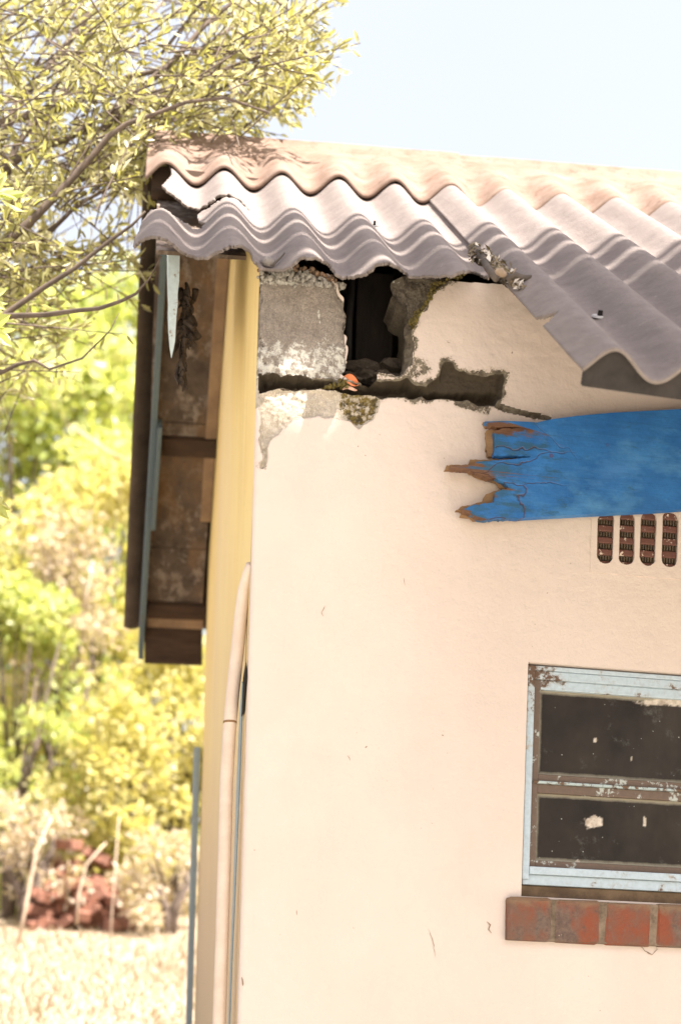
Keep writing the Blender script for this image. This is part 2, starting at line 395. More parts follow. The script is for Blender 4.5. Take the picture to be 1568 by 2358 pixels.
def m_glass():
    t = NT('dirty_glass')
    n = t.noise(5, 5, .6)
    c = t.mix(t.ramp(n, .35, .7), (.014, .011, .009), (.034, .026, .020))
    c = t.mix(t.ramp(t.noise(3, 5, .7, vec=t.map((1, 1, .4), loc=(1, 2, 0))), .5, .75, 0, .5), c, (.055, .045, .036))
    sp_ = t.math('MULTIPLY', t.ramp(t.vor(70), .06, .12, 1, 0), t.ramp(t.noise(60, 1), .60, .62))
    c = t.mix(t.math('MULTIPLY', sp_, .8), c, (.45, .45, .42))
    c = t.mix(t.ramp(t.noise(14, 6, .8), .60, .82, 0, .4), c, (.20, .205, .19))
    e = t.math('ADD', t.attr('edge'), t.math('MULTIPLY', t.math('SUBTRACT', t.noise(26, 5, .7), .5), .5))
    c = t.mix(t.ramp(e, .35, .8, 0, .8), c, (.30, .27, .21))
    c = t.mix(t.attr('splash'), c, t.mix(t.ramp(t.noise(60, 4, .7), .4, .65), (.52, .46, .40), (.30, .25, .20)))
    return t.done(c, .30, .14)
M['glass'] = m_glass()

def ribbon(px_pts, wd, seed):
    r = random.Random(seed); pts = jag(px_pts, 6, 1.6, False, seed); V = []; F = []
    for i, p in enumerate(pts):
        a = Vector(pts[max(i - 1, 0)]); b = Vector(pts[min(i + 1, len(pts) - 1)]); t = (b - a).normalized(); n = Vector((-t.y, t.x)); k = wd * r.uniform(.4, 1.3) * min(1, .3 + 3 * min(i, len(pts) - 1 - i) / len(pts))
        for sgn in (-1, 1):
            q = Vector(p) + n * k * sgn; c = wp(q.x, q.y, 0); V.append((c.x, -.0016, c.z))
    F = [(2 * i, 2 * i + 1, 2 * i + 3, 2 * i + 2) for i in range(len(pts) - 1)]; return V, F
rib = [([(1468, 2176), (1488, 2192), (1500, 2199), (1512, 2186), (1508, 2180)], 1.3), ([(1120, 2122), (1128, 2130), (1124, 2140), (1130, 2148)], 2.2), ([(985, 2140), (996, 2170), (1002, 2205)], .6),
       ([(748, 1395), (740, 1412), (745, 1420)], .7), 
       ([(1030, 786), (1030, 790), (1036, 790)], 1.3), ([(1020, 1055), (1023, 1056)], 2), ([(800, 1740), (806, 1752)], .8), ([(930, 1330), (934, 1352)], .6), ([(557, 2250), (560, 2270)], 2.0), ([(812, 2136), (815, 2138)], 1.8), ([(683, 2095), (684, 2108)], 1.0)]
CRACKS = [ribbon(p, w_, 50 + i) for i, (p, w_) in enumerate(rib)]
# ------------------------------------------------------------------ roof frame (used by the walls too)
TR = math.atan(0.106)
P0 = at(345, 404, 4.10)
e_w = Vector((math.cos(TR), math.sin(TR), 0.021)).normalized()
e_v = Vector((math.sin(TR), -math.cos(TR), -0.79)); e_v = (e_v - e_w * e_v.dot(e_w)).normalized()
e_n = e_w.cross(e_v).normalized()
if e_n.z < 0: e_n = -e_n
PITCH, AMP, THK = 0.1662, 0.0245, 0.0065
def roof_wv(px, py):
    r = ray(px, py); C = Vector((0, 0, EYE)); t = (P0 - C).dot(e_n) / r.dot(e_n)
    q = C + r * t - P0; return q.dot(e_w), q.dot(e_v)
W0 = roof_wv(517, 410)[0]          # a crest
def corr(wv): return AMP * np.cos(2 * np.pi * (wv - W0) / PITCH)
def roof_np(W, Vv, N):
    return np.array(P0)[None] + np.outer(W, e_w) + np.outer(Vv, e_v) + np.outer(N, e_n)
def roof_z(x, y):                  # mean plane height above a ground point
    return P0.z - ((x - P0.x) * e_n.x + (y - P0.y) * e_n.y) / e_n.z

# ------------------------------------------------------------------ ground
def ground_z(x, y):
    z = 0.21 * np.clip(np.asarray(y, float) - 0.7, 0, None)
    far = np.clip(np.asarray(y, float) - 22, 0, None); z = z - .16 * far * (far > 0)
    return z
gx = np.concatenate([np.linspace(-400, -30, 12), np.linspace(-25, 25, 60), np.linspace(30, 400, 12)])
gy = np.concatenate([np.linspace(-200, -20, 8), np.linspace(-15, 30, 70), np.linspace(36, 600, 16)])
X, Y = np.meshgrid(gx, gy); Z = ground_z(X, Y) + .05 * fbm(X * .7, Y * .7) * (Y > 4.5)
nx = len(gx); V = np.stack([X, Y, Z], -1).reshape(-1, 3)
F = [(j * nx + i, j * nx + i + 1, (j + 1) * nx + i + 1, (j + 1) * nx + i) for j in range(len(gy) - 1) for i in range(nx - 1)]
gm = NT('dry_ground'); gn = gm.noise(3, 6, .7)
gbase = (gm.mix(gm.ramp(gm.noise(1.2, 5, .65), .4, .65), gm.mix(gm.ramp(gn, .35, .65), (.37, .345, .30), (.44, .415, .37)), (.33, .30, .22)))
bank = gm.ramp(gm.math('ADD', gm.sep()[1], gm.math('MULTIPLY', gm.noise(.8, 4), 1.5)), 4.6, 6.0)
gmat = gm.done(gm.mix(bank, gbase, gm.mix(gm.ramp(gm.noise(1.6, 6, .75), .38, .62), (.24, .18, .135), (.34, .27, .20))), .95, .1)
tag(mesh('ground', V, F, gmat, smooth=True), kind='structure')

# ------------------------------------------------------------------ house: front wall
H = empty('house', K, TH)
tag(H, 'small cream plastered outbuilding with crumbling upper corner and corrugated grey cement roof', 'outbuilding')

def disp2(pts): return [wp(*p) for p in pts]
block = [(599, 637), (602, 612), (680, 610), (751, 632), (775, 655), (789, 685), (797, 713), (794, 789), (796, 827), (780, 876), (713, 868), (608, 858), (597, 751)]
holep = [(768, 560), (775, 642), (796, 690), (799, 827), (786, 858), (800, 872), (827, 880), (856, 886), (868, 876), (870, 856), (923, 858), (929, 827), (938, 720), (940, 699), (918, 680), (904, 666), (906, 640), (925, 632), (930, 560)]
frag = [(904, 560), (1075, 560), (1075, 620), (1042, 640), (998, 664), (990, 690), (962, 730), (948, 760), (952, 790), (952, 825), (930, 862), (870, 856), (910, 700), (900, 650)]
graypatch = [(1022, 836), (1032, 834), (1056, 850), (1113, 866), (1138, 858), (1161, 858), (1156, 900), (1148, 935), (1100, 930), (965, 905), (935, 880), (965, 893), (1015, 868)]
band = [(600, 860), (640, 862), (780, 880), (827, 884), (868, 878), (935, 872), (970, 892), (1046, 894), (1153, 889), (1148, 935), (1110, 925), (1046, 921), (913, 915), (808, 909), (751, 897), (640, 895), (600, 903)]
rubble = [(596, 903), (640, 893), (675, 885), (732, 897), (808, 908), (878, 914), (866, 956), (827, 989), (808, 975), (746, 961), (675, 966), (622, 1018), (608, 1075), (596, 1080)]
mosspatch = [(780, 900), (875, 915), (868, 950), (828, 987), (806, 968), (782, 935)]
crack = [(1146, 935), (1180, 945), (1205, 952), (1262, 962)]

vt = wp(1362, 1170); vb = wp(1362, 1318)
VX0, VX1, VZ0, VZ1 = vt.x, wp(1650, 1200).x, vb.z, vt.z + .02
s_top = wp(700, 560).z
s_mid = wp(700, 1110).z
gs = np.unique(np.concatenate([np.arange(0, .012, .002), np.arange(.012, .80, .0023), np.arange(.80, 2.2, .02), [WX0, WX1, VX0, VX1, 2.2]]).round(5))
gz = np.unique(np.concatenate([np.arange(.0, s_mid, .02), np.arange(s_mid, 3.35, .0023), [WZ0, WZ1, VZ0, VZ1]]).round(5))
SS, ZZ = np.meshgrid(gs, gz); nS = len(gs)
L = np.stack([SS.ravel(), np.zeros(SS.size), ZZ.ravel()], -1)
pp = project(house_np(L))
jx = fbm(L[:, 0] * 55, L[:, 2] * 55) * 9; jy = fbm(L[:, 0] * 55 + 40, L[:, 2] * 55 + 9) * 9
big = fbm(L[:, 0] * 18 + 5, L[:, 2] * 18) * 6
q = pp + np.stack([jx + big, jy], -1)
sB, sH, sF, sG, sD, sR = [sdf(q, p) for p in (block, holep, frag, graypatch, band, rubble)]
sM = sdf(pp, mosspatch); sS = sdf(q, [(580, 620), (606, 620), (610, 860), (608, 940), (580, 930)])
rough = fbm(L[:, 0] * 130, L[:, 2] * 130, 3); rough2 = fbm(L[:, 0] * 40, L[:, 2] * 40, 4)
cls = np.zeros(len(L), int)                     # 0 plaster, 1 block, 2 broken block, 3 mortar, 4 rubble, 5 hole
d = .0012 * rough2
cls[sR < 0] = 4; cls[sF < 0] = 2; cls[sB < 0] = 1; cls[sG < 0] = 3; cls[sD < 0] = 3; cls[sH < 0] = 5
st_ = (sS < 0) & (cls == 0); cls[st_ & (pp[:, 1] < 866)] = 1; cls[st_ & (pp[:, 1] >= 866)] = 4
sB = np.where(st_ & (cls == 1), -4, sB); sR = np.where(st_ & (cls == 4), -4, sR)
lip = lambda sd, w: np.clip(-sd / w, 0, 1)
d = np.where(cls == 4, .010 * lip(sR, 9) + .005 * rough + .004 * rough2, d)
d = np.where(cls == 2, .022 * lip(sF, 8) + .006 * rough2 + .004 * rough, d)
d = np.where(cls == 1, .006 * (1 - lip(sB, 12)) + .002 * rough + .003 * rough2, d)
d = np.where(cls == 3, np.maximum(.016 * lip(sG, 6), .050 * lip(sD, 11)) + .004 * rough2 + .003 * rough, d)
cw = lip(polydist(q, crack, False) - 5, 5); cw = (polydist(q, crack, False) < 4.5)
d = d + .006 * cw
rc = .012
d = d + np.where(L[:, 0] < rc, rc - np.sqrt(np.maximum(rc**2 - (rc - L[:, 0])**2, 0)), 0)
L[:, 1] = d
dirt = np.zeros(len(L)); moss = np.zeros(len(L)); lich_sun = np.zeros(len(L))
near_mortar = np.minimum(np.minimum(sD, sG), sF)
dirt = np.where(cls == 0, np.clip(.70 - np.clip(near_mortar, 0, 99) / (9 + 42 * np.clip(fbm(L[:, 0] * 9 + 3, L[:, 2] * 9, 3) + .42, 0, 1)), 0, .66), 0)
dirt = np.maximum(dirt, np.clip(.62 - polydist(pp, [(940, 870), (985, 850), (960, 830)]) / 50, 0, .6) * (cls == 0))
dirt = np.maximum(dirt, np.where(cls == 0, np.clip(.55 - np.abs(sR) / 60 - .25, 0, 1), 0))
dirt = np.maximum(dirt, np.where(polydist(pp, crack, False) < 7, .8, 0))
dirt = np.maximum(dirt, np.clip(.95 - polydist(pp, [(1085, 905), (1120, 945), (1055, 925)]) / 22, 0, .62) * (cls == 0))
dirt = np.maximum(dirt, np.clip(.75 - polydist(pp, [(1196, 660), (1200, 690)], False) / 14, 0, .8) * (cls == 0))
dirt = np.maximum(dirt, np.clip(.5 - polydist(pp, [(612, 1080), (620, 1020)], False) / 14, 0, .6) * (cls == 0))
edgeB = np.clip(.6 + sB / 26, 0, 1)
dirt = np.where(cls == 1, np.maximum(edgeB * .95, np.clip(.85 - (pp[:, 1] - 612) / 95, 0, 1)), dirt)
dirt = np.where((cls == 3) | (cls == 5), .75, dirt); dirt = np.where(cls == 2, .35, dirt); dirt = np.where(cls == 4, np.clip(.45 + sR / 25, 0, .6), dirt)
moss = np.where(cls == 4, np.clip(.5 - sM / 40, 0, .62), moss)
moss = np.maximum(moss, np.clip(.75 - polydist(pp, [(1000, 665), (985, 695), (958, 735), (950, 755)], False) / 17, 0, .8))
moss = np.maximum(moss, np.clip(.7 - polydist(pp, [(1060, 630), (1000, 655)], False) / 12, 0, .7) * (cls != 0))
moss = np.maximum(moss, np.clip(.62 - polydist(pp, [(745, 893), (790, 885)], False) / 13, 0, .8))
moss = np.maximum(moss, np.clip(.5 - polydist(pp, [(794, 720), (792, 830)], False) / 10, 0, .6) * (cls == 1))
lich_sun = np.where(cls == 1, np.clip(.66 - np.abs(pp[:, 1] - 648 - .06 * (pp[:, 0] - 600)) / 34, 0, .62), 0)
lich_sun = np.maximum(lich_sun, np.where(cls == 1, np.clip((pp[:, 1] - 715) / 160, 0, .58), 0))  # whitens the lower block: sunlight painted in through the lichen mask
lich_sun = np.maximum(lich_sun, np.clip(.72 - polydist(pp, [(733, 715), (737, 745)], False) / 10, 0, .8) * (cls == 1))
lich_sun = np.maximum(lich_sun, np.clip(.6 - polydist(pp, [(880, 935), (890, 928)], False) / 22, 0, .6))
lich_sun = np.maximum(lich_sun, np.where(cls == 2, np.clip(.5 - np.abs(pp[:, 1] - 640) / 25, 0, .5), 0))

# which cells exist
ns_, nz_ = len(gs), len(gz)
ii, jj = np.meshgrid(np.arange(ns_ - 1), np.arange(nz_ - 1)); ii = ii.ravel(); jj = jj.ravel()
c4 = np.stack([jj * ns_ + ii, jj * ns_ + ii + 1, (jj + 1) * ns_ + ii + 1, (jj + 1) * ns_ + ii], -1)
mid = L[c4].mean(1); mw = house_np(mid)
under = mid[:, 2] < roof_z(mw[:, 0], mw[:, 1]) - .045
mp = project(mw)
blk_top = (mp[:, 0] < 800) & (mp[:, 1] < 613 + 22 * np.clip((mp[:, 0] - 690) / 80, 0, 1) + 7 * fbm(mid[:, 0] * 60, mid[:, 2] * 5))
frag_top = (mp[:, 0] >= 800) & (mp[:, 0] < 1062) & (mp[:, 1] < 632 - 8 * np.clip((mp[:, 0] - 1000) / 50, 0, 1) + 6 * fbm(mid[:, 0] * 50, mid[:, 2] * 5))
inwin = (mid[:, 0] > WX0) & (mid[:, 0] < WX1) & (mid[:, 2] > WZ0) & (mid[:, 2] < WZ1)
inv = (mid[:, 0] > VX0) & (mid[:, 0] < VX1) & (mid[:, 2] > VZ0) & (mid[:, 2] < VZ1)
hol = (cls[c4] == 5).sum(1) >= 2
keep = under & ~blk_top & ~frag_top & ~inwin & ~inv & ~hol & (mid[:, 0] < 2.2)
ccl = np.array([np.bincount(r, minlength=6)[:5].argmax() for r in cls[c4]])
state = np.where(keep, ccl, 9).reshape(nz_ - 1, ns_ - 1)
pad = np.pad(state, 1, mode='edge'); bmask = ~((pad[:-1, :-1] == pad[1:, :-1]) & (pad[:-1, :-1] == pad[:-1, 1:]) & (pad[:-1, :-1] == pad[1:, 1:]))
Gd = L.reshape(nz_, ns_, 3).copy(); gx_ = SS; gz_2 = ZZ
lim = (gx_ < .79) & (gx_ > .012) & (gz_2 > s_mid + .01); mv = bmask & lim
for _ in range(6):
    num = np.zeros_like(Gd); den = np.zeros(bmask.shape)
    for ax_, sh_ in ((0, 1), (0, -1), (1, 1), (1, -1)):
        m_ = np.roll(bmask, sh_, ax_); num += np.roll(Gd, sh_, ax_) * m_[..., None]; den += m_
    new = num / np.maximum(den, 1)[..., None]; ok_ = mv & (den > 1)
    Gd[ok_] = .45 * Gd[ok_] + .55 * new[ok_]
L = Gd.reshape(-1, 3)
def submesh(name, sel, mat, thick=0):
    cells = c4[sel]; idx, inv_ = np.unique(cells.ravel(), return_inverse=True); cells = inv_.reshape(-1, 4)
    o = mesh(name, L[idx], [tuple(map(int, f)) for f in cells], mat, H, True, dict(dirt=dirt[idx], moss=moss[idx], lichen=lich_sun[idx]))  # lichen also carries the sunlight painted low on the block
    return o
tag(submesh('front_wall', keep & (ccl == 0), M['plaster']))
for cv, cf in CRACKS: mesh('crack', cv, cf, M['crackdirt'], H)
submesh('concrete_block', keep & (ccl == 1), M['block'])
submesh('broken_block', keep & (ccl == 2), M['frag'])
submesh('mortar_bed', keep & (ccl == 3), M['mortar'])
submesh('rough_render', keep & (ccl == 4), M['rubble'])

# the thickness of the wall behind the hole: block ends, rubble in the cavity, dark timber inside
def wall_box(name, x0, x1, d0, d1, z0, z1, mat, bev=.004):
    bm = bmesh.new(); add_box(bm, Vector(((x0 + x1) / 2, (d0 + d1) / 2, (z0 + z1) / 2)), (abs(x1 - x0) / 2, (d1 - d0) / 2, abs(z1 - z0) / 2), bev=bev)
    return bmobj(name, bm, mat, H)
bL = wp(602, 612); bR = wp(788, 868, .0)
def rough_slab(name, poly, d0, d1, mat, seed=0, amp=2.5):
    a = [wp(*p, d=0) for p in jag(poly, 9, amp, True, seed)]
    V, F = prism([Vector((p.x, d0, p.z)) for p in a], [Vector((p.x, d1, p.z)) for p in a])
    return bmobj(name, bm_of(V, F), mat, H)
rough_slab('block_core', [(603, 622), (745, 636), (770, 662), (788, 690), (792, 825), (778, 868), (604, 856)], .016, .15, M['frag'], 1)
rough_slab('block_core', [(612, 916), (790, 930), (1150, 946), (1150, 1200), (612, 1200)], .060, .15, M['mortar'], 2, 1)
rough_slab('block_core', [(608, 862), (780, 884), (860, 890), (930, 868), (1150, 895), (1150, 932), (608, 900)], .066, .15, M['mortar'], 5, 1)
rough_slab('block_core', [(934, 868), (944, 720), (944, 700), (920, 685), (908, 662), (930, 640), (1065, 632), (1150, 650), (1150, 890), (940, 880)], .045, .15, M['frag'], 3)
bm = bmesh.new()
for (px, py, d_, r_, k) in [(812, 872, .03, .014, 1), (845, 868, .07, .024, 2), (895, 868, .035, .022, 3), (870, 880, .05, .012, 4), (905, 850, .09, .03, 5), (830, 850, .10, .03, 6), (800, 862, .05, .012, 7)]:
    c = wp(px, py, d_); rr = random.Random(k)
    r = bmesh.ops.create_icosphere(bm, subdivisions=2, radius=r_)
    for v in r['verts']: v.co = Vector((v.co.x * 1.5, v.co.y, v.co.z * .6)) * rr.uniform(.55, 1.25) + c
bmobj('rubble', bm, M['mortar'], H)
a0 = wp(826, 640, .16); a1 = wp(905, 880, .16)
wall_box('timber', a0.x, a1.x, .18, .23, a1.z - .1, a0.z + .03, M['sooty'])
t0 = wp(806, 640, .12); t1 = wp(812, 880, .12)
V, F = tube([wp(812, 630, .12), wp(803, 740, .12), wp(800, 870, .12)], .009, 8); mesh('conduit', V, F, M['black'], H, True)

# side wall (gable end), with the roof line for its top
def gable_top(dd):                 # height under the roof at depth dd on the side wall
    p = house(0, dd, 0); front = roof_z(p.x, p.y)
    return min(front, back_z(p.x, p.y)) - .050
RIDGE_UP = 0.36                   # slope length from the ridge cap edge to the apex
apex = P0 + e_v * -RIDGE_UP
b_v = Vector((-math.sin(TH), math.cos(TH), -0.735)).normalized()
b_n = e_w.cross(b_v).normalized()
if b_n.z < 0: b_n = -b_n
def back_z(x, y): return apex.z - ((x - apex.x) * b_n.x + (y - apex.y) * b_n.y) / b_n.z
DEPTH = 2.24
dd = np.concatenate([[rc, .03, .06], np.arange(.1, DEPTH, .05), [DEPTH]]); zz = np.linspace(0, 1, 60)
V = []; 
for x in dd:
    top = gable_top(x)
    for k in zz: V.append((0 + .0015 * float(fbm(np.array([x * 3.0]), np.array([k * 9.0]))[0]), x, k * top))
n = len(zz); F = [(i * n + j, i * n + j + 1, (i + 1) * n + j + 1, (i + 1) * n + j) for i in range(len(dd) - 1) for j in range(n - 1)]
mesh('side_wall', V, F, M['side'], H, True)
hr = gable_top(DEPTH)
V = [(.01, DEPTH, 0), (2.2, DEPTH, 0), (2.2, DEPTH, hr), (.01, DEPTH, hr), (.01, DEPTH - .1, 0), (2.2, DEPTH - .1, 0), (2.2, DEPTH - .1, hr), (.01, DEPTH - .1, hr)]
mesh('back_wall', V, [(0, 1, 2, 3), (7, 6, 5, 4), (3, 2, 6, 7), (0, 3, 7, 4), (1, 5, 6, 2)], M['side'], H)
fz = [(2.2, x, gable_top(x)) for x in (0.01, .6, .95, 1.1, 1.4, DEPTH)]
V = [(2.2, .01, 0)] + fz + [(2.2, DEPTH, 0)]; mesh('far_wall', V, [tuple(range(len(V)))], M['side'], H)
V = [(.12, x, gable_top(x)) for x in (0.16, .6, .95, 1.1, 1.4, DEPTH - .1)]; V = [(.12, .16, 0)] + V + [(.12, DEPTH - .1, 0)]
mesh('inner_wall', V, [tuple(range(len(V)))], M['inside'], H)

# ------------------------------------------------------------------ roof sheets
Hinv = Matrix.Translation(K) @ Matrix.Rotation(TH, 4, 'Z'); Hinv.invert()
def sheet(name, ws, vs, mat, off=0.0, poly=None, notch=None, parent=H, up=e_n, along=e_v, base=P0, phase=True, seed=0, skew=0.0):
    WW, VV = np.meshgrid(ws, vs); WW = WW + skew * np.clip(VV, 0, None) * (ws[-1] - WW) / (ws[-1] - ws[0]); Wf, Vf = WW.ravel(), VV.ravel()
    N = corr(Wf) + off
    N = N + .0012 * fbm(Wf * 6 + seed, Vf * 6)
    P = np.array(base)[None] + np.outer(Wf, e_w) + np.outer(Vf, along) + np.outer(N, up)
    nw = len(ws); ii, jj = np.meshgrid(np.arange(nw - 1), np.arange(len(vs) - 1)); ii = ii.ravel(); jj = jj.ravel()
    c = np.stack([jj * nw + ii, (jj + 1) * nw + ii, (jj + 1) * nw + ii + 1, jj * nw + ii + 1], -1)
    cp = project(P[c].mean(1)); k = np.ones(len(c), bool)
    rn = np.stack([fbm(cp[:, 0] * .09, cp[:, 1] * .09), fbm(cp[:, 0] * .09 + 9, cp[:, 1] * .09 + 3)], -1) * 5
    if poly: k &= inpoly(cp + rn, poly)
    if notch: k &= ~inpoly(cp, notch)
    c = c[k]; idx, inv_ = np.unique(c.ravel(), return_inverse=True); c = inv_.reshape(-1, 4)
    Pl = np.array([Hinv @ Vector(p) for p in P[idx]])
    if along is not e_v: c = c[:, ::-1]
    o = mesh(name, Pl, [tuple(map(int, f)) for f in c], mat, parent, True)
    m = o.modifiers.new('thickness', 'SOLIDIFY'); m.thickness = THK; m.offset = -1
    # make sure faces look up so that the thickness goes down
    nrm = o.data.polygons[len(o.data.polygons) // 2].normal
    if nrm.z < 0: o.data.flip_normals()
    return o
w_left = roof_wv(345, 404)[0] - .005
w_seam = roof_wv(997, 458)[0]
v_left = roof_wv(800, 650)[1] + .1
left_poly = [(380, 330), (399, 402), (372, 427), (402, 449), (432, 472), (459, 480), (479, 469), (499, 452), (525, 444), (555, 459), (574, 482),
             (574, 488), (545, 457), (515, 455), (485, 475), (455, 495), (459, 509), (474, 514), (462, 527), (445, 525), (422, 512), (392, 489), (369, 478), (345, 484), (325, 512),
             (306, 566), (330, 547), (347, 541), (389, 551), (414, 576), (450, 591), (472, 592), (505, 577), (530, 563), (562, 566), (577, 577), (590, 600), (604, 616), (650, 622), (675, 606), (690, 593), (730, 590),
             (758, 607), (776, 632), (802, 637), (838, 630), (868, 608), (890, 603), (918, 614), (945, 632), (990, 636), (1042, 632), (1066, 622), (1090, 622), (1125, 640), (1125, 330)]
sheetL = sheet('roof_sheet', np.arange(w_left - .12, w_seam + .06, .0028), np.arange(-.18, v_left, .0045), M['sheet'], 0.0, left_poly)
sheetL['label'] = 'broken corrugated cement sheet with a torn hole at its left end'
v_end = roof_wv(1355, 842)[1]
notch = [(1215, 730), (1250, 728), (1283, 718), (1262, 742), (1250, 748), (1215, 748)]
sheetR = sheet('roof_sheet', np.arange(w_seam - .004, w_seam + 1.12, .004), np.concatenate([np.arange(-.18, v_end, .006), [v_end]]), M['sheet'], .0075, None, notch, seed=3, skew=.003)
sheetR['label'] = 'longer corrugated cement sheet overhanging the wall'
sheetB = sheet('roof_sheet', np.arange(w_seam + 1.06, w_seam + 2.0, .012), np.linspace(-.18, v_end + .01, 40), M['sheet'], .015, seed=5)
# back slope
blen = 1.80
sheetC = sheet('roof_sheet', np.arange(w_left - .022, w_left + 2.9, .012), np.linspace(0.01, blen - .09, 60), M['shaded_underside'], 0.0, None, None, H, b_n, b_v, apex, seed=8, skew=-.020)

def ridge_cap(name, w0, w1, lift, v0):
    ws = np.arange(w0, w1, .006); prof = []
    nf = 14
    for k in range(nf + 1):
        q = k / nf; prof.append(('f', q))
    pts = []
    # flange rising to the roll, the roll itself, then the back flange
    for _, q in prof: pts.append((e_v * (v0 - q * (RIDGE_UP + v0 - .055)) + Vector((0, 0, .055 * q)), 1 - q**1.3, e_n))
    A = e_v * (-(RIDGE_UP - .055)) + Vector((0, 0, .055)); B = (apex - P0) + b_v * .055
    top = (apex - P0) + Vector((0, 0, .022))
    for k in range(1, 10):
        q = k / 10; p = A * (1 - q)**2 + (top + Vector((0, 0, .13))) * (2 * q * (1 - q)) + B * q * q
        pts.append((p, 0.0, Vector((0, 0, 1))))
    for k in range(0, 8):
        q = k / 7; pts.append(((apex - P0) + b_v * (.055 + q * .2), q**1.3, b_n))
    V = []
    c = corr(ws)
    for p, amp, nn in pts:
        base = np.array(P0 + p)[None] + np.outer(ws, e_w) + np.outer(c * amp + lift + .003 * fbm(ws * 5, ws * 0 + p.z * 9), nn)
        V += [Hinv @ Vector(x) for x in base]
    n = len(ws); F = [(i * n + j, i * n + j + 1, (i + 1) * n + j + 1, (i + 1) * n + j) for i in range(len(pts) - 1) for j in range(n - 1)]
    o = mesh(name, V, F, M['cap'], H, True)
    if o.data.polygons[n * 5].normal.z < 0: o.data.flip_normals()
    m = o.modifiers.new('thickness', 'SOLIDIFY'); m.thickness = .007; m.offset = -1
    return o
w_cap = roof_wv(1072, 440)[0]
ridge_cap('ridge_cap', w_left - .01, w_cap, .014, .0)
ridge_cap('ridge_cap', w_cap - .10, w_cap + 1.4, .009, .0)

# screws on the sheets
def screw(px, py, sheet_, off, r=.011):
    qx, qy = px, py
    for _ in range(6):
        w_, v_ = roof_wv(qx, qy); p = P0 + e_w * w_ + e_v * v_ + e_n * (float(corr(np.array([w_]))[0]) + off)
        e = project(p); qx += (px - e[0]) * .8; qy += (py - e[1]) * .8
    R = e_n.to_track_quat('Z', 'Y').to_matrix().to_4x4(); bm = bmesh.new()
    r2 = bmesh.ops.create_cone(bm, cap_ends=True, segments=6, radius1=r * .5, radius2=r * .42, depth=.010)
    bmesh.ops.translate(bm, verts=r2['verts'], vec=(0, 0, .006))
    bmesh.ops.transform(bm, matrix=Hinv @ Matrix.Translation(p) @ R, verts=bm.verts)
    so = bmobj('roof_screw', bm, M['black'], sheet_); bm = bmesh.new()
    bmesh.ops.create_cone(bm, cap_ends=True, segments=20, radius1=r * 1.5, radius2=r * 1.3, depth=.003)
    bmesh.ops.transform(bm, matrix=Hinv @ Matrix.Translation(p) @ R, verts=bm.verts); bmobj('washer', bm, M['rubblepale'], sheet_); return so
screw(862, 520, sheetL, .002, .008); screw(1380, 728, sheetR, .009, .012)

# purlins under the sheets, soffit under the back slope, barge boards
def plank(name, p0, p1, half_w, half_t, up, mat, parent=H, bev=.002):
    p0, p1 = Vector(p0), Vector(p1); y = (p1 - p0).normalized(); z = (up - y * up.dot(y)).normalized(); x = y.cross(z)
    bm = bmesh.new(); add_box(bm, (0, 0, 0), (half_t, (p1 - p0).length / 2, half_w), bev=bev)
    Mx = Matrix((x, y, z)).transposed().to_4x4(); Mx.translation = (p0 + p1) / 2
    bmesh.ops.transform(bm, matrix=Mx, verts=bm.verts); return bmobj(name, bm, mat, parent)
def roof_local(s, v, n, back=False):   # house coordinates of a point on the roof at side position s
    base, a, nn = (apex, b_v, b_n) if back else (P0, e_v, e_n)
    # find w so that the point sits at house s
    q = base + a * v + nn * n; h = to_house(q); hw = to_house(q + e_w); w_ = (s - h.x) / (hw.x - h.x)
    return to_house(q + e_w * w_) - Vector((0, 0, 0))
UPB = Vector((0, 0, 1))
SO = -.045
for i, (v0, v1) in enumerate([(.0, .80), (.804, 1.30), (1.304, 1.70)]):
    V = []
    for s in (-.236, -.012):
        for v in (v0, v1): V.append(roof_local(s, v, -.075, True))
    for s in (-.236, -.012):
        for v in (v0, v1): V.append(roof_local(s, v, -.066, True))
    F = [(0, 1, 3, 2), (6, 7, 5, 4), (0, 4, 5, 1), (2, 3, 7, 6), (0, 2, 6, 4), (1, 5, 7, 3)]
    bmobj('soffit_board', bm_of(V, F), M['soffit'], H)
def v_at(py, s=-.1, n=-.09):
    vs = np.linspace(.02, 1.75, 400); return float(vs[np.argmin([abs(project(house(*roof_local(s, v, n, True)))[1] - py) for v in vs])])
for v in (v_at(1030), v_at(1408)):
    plank('batten', roof_local(-.225, v, -.07, True), roof_local(-.002, v, -.07, True), .03, .032, b_n, M['darkwood'])
plank('trim_strip', roof_local(-.225, v_at(1437), -.084, True), roof_local(-.004, v_at(1437), -.084, True), .006, .022, b_n, M['ochre'])
plank('trim_strip', roof_local(-.022, .05, -.080, True), roof_local(-.022, 1.18, -.080, True), .004, .020, b_n, M['ochre'])
# dark strip drawn as the shadow under the long sheet's eave end
ws = np.arange(w_seam + .012, w_seam + 1.10, .004); V = []
for dv in (.012, .030):
    for k in (0, 1):
        for w_ in ws:
            n_ = float(corr(np.array([w_]))[0]) + .0075 - THK - .0015 if k == 0 else -.036 - min(.016, .07 * (w_ - w_seam))
            V.append(Hinv @ (P0 + e_w * w_ + e_v * (v_end - dv) + e_n * n_))
n = len(ws); F = []
for i in range(n - 1):
    F += [(i, i + 1, n + i + 1, n + i), (2 * n + i, 3 * n + i, 3 * n + i + 1, 2 * n + i + 1), (n + i, n + i + 1, 3 * n + i + 1, 3 * n + i), (i, 2 * n + i, 2 * n + i + 1, i + 1)]
F += [(0, n, 3 * n, 2 * n), (n - 1, 3 * n - 1, 4 * n - 1, 2 * n - 1)]
bmobj('eave_shadow_strip', bm_of(V, F), m_simple('eave_shadow_dark', (.045, .038, .036), (.025, .022, .022), 20), H)
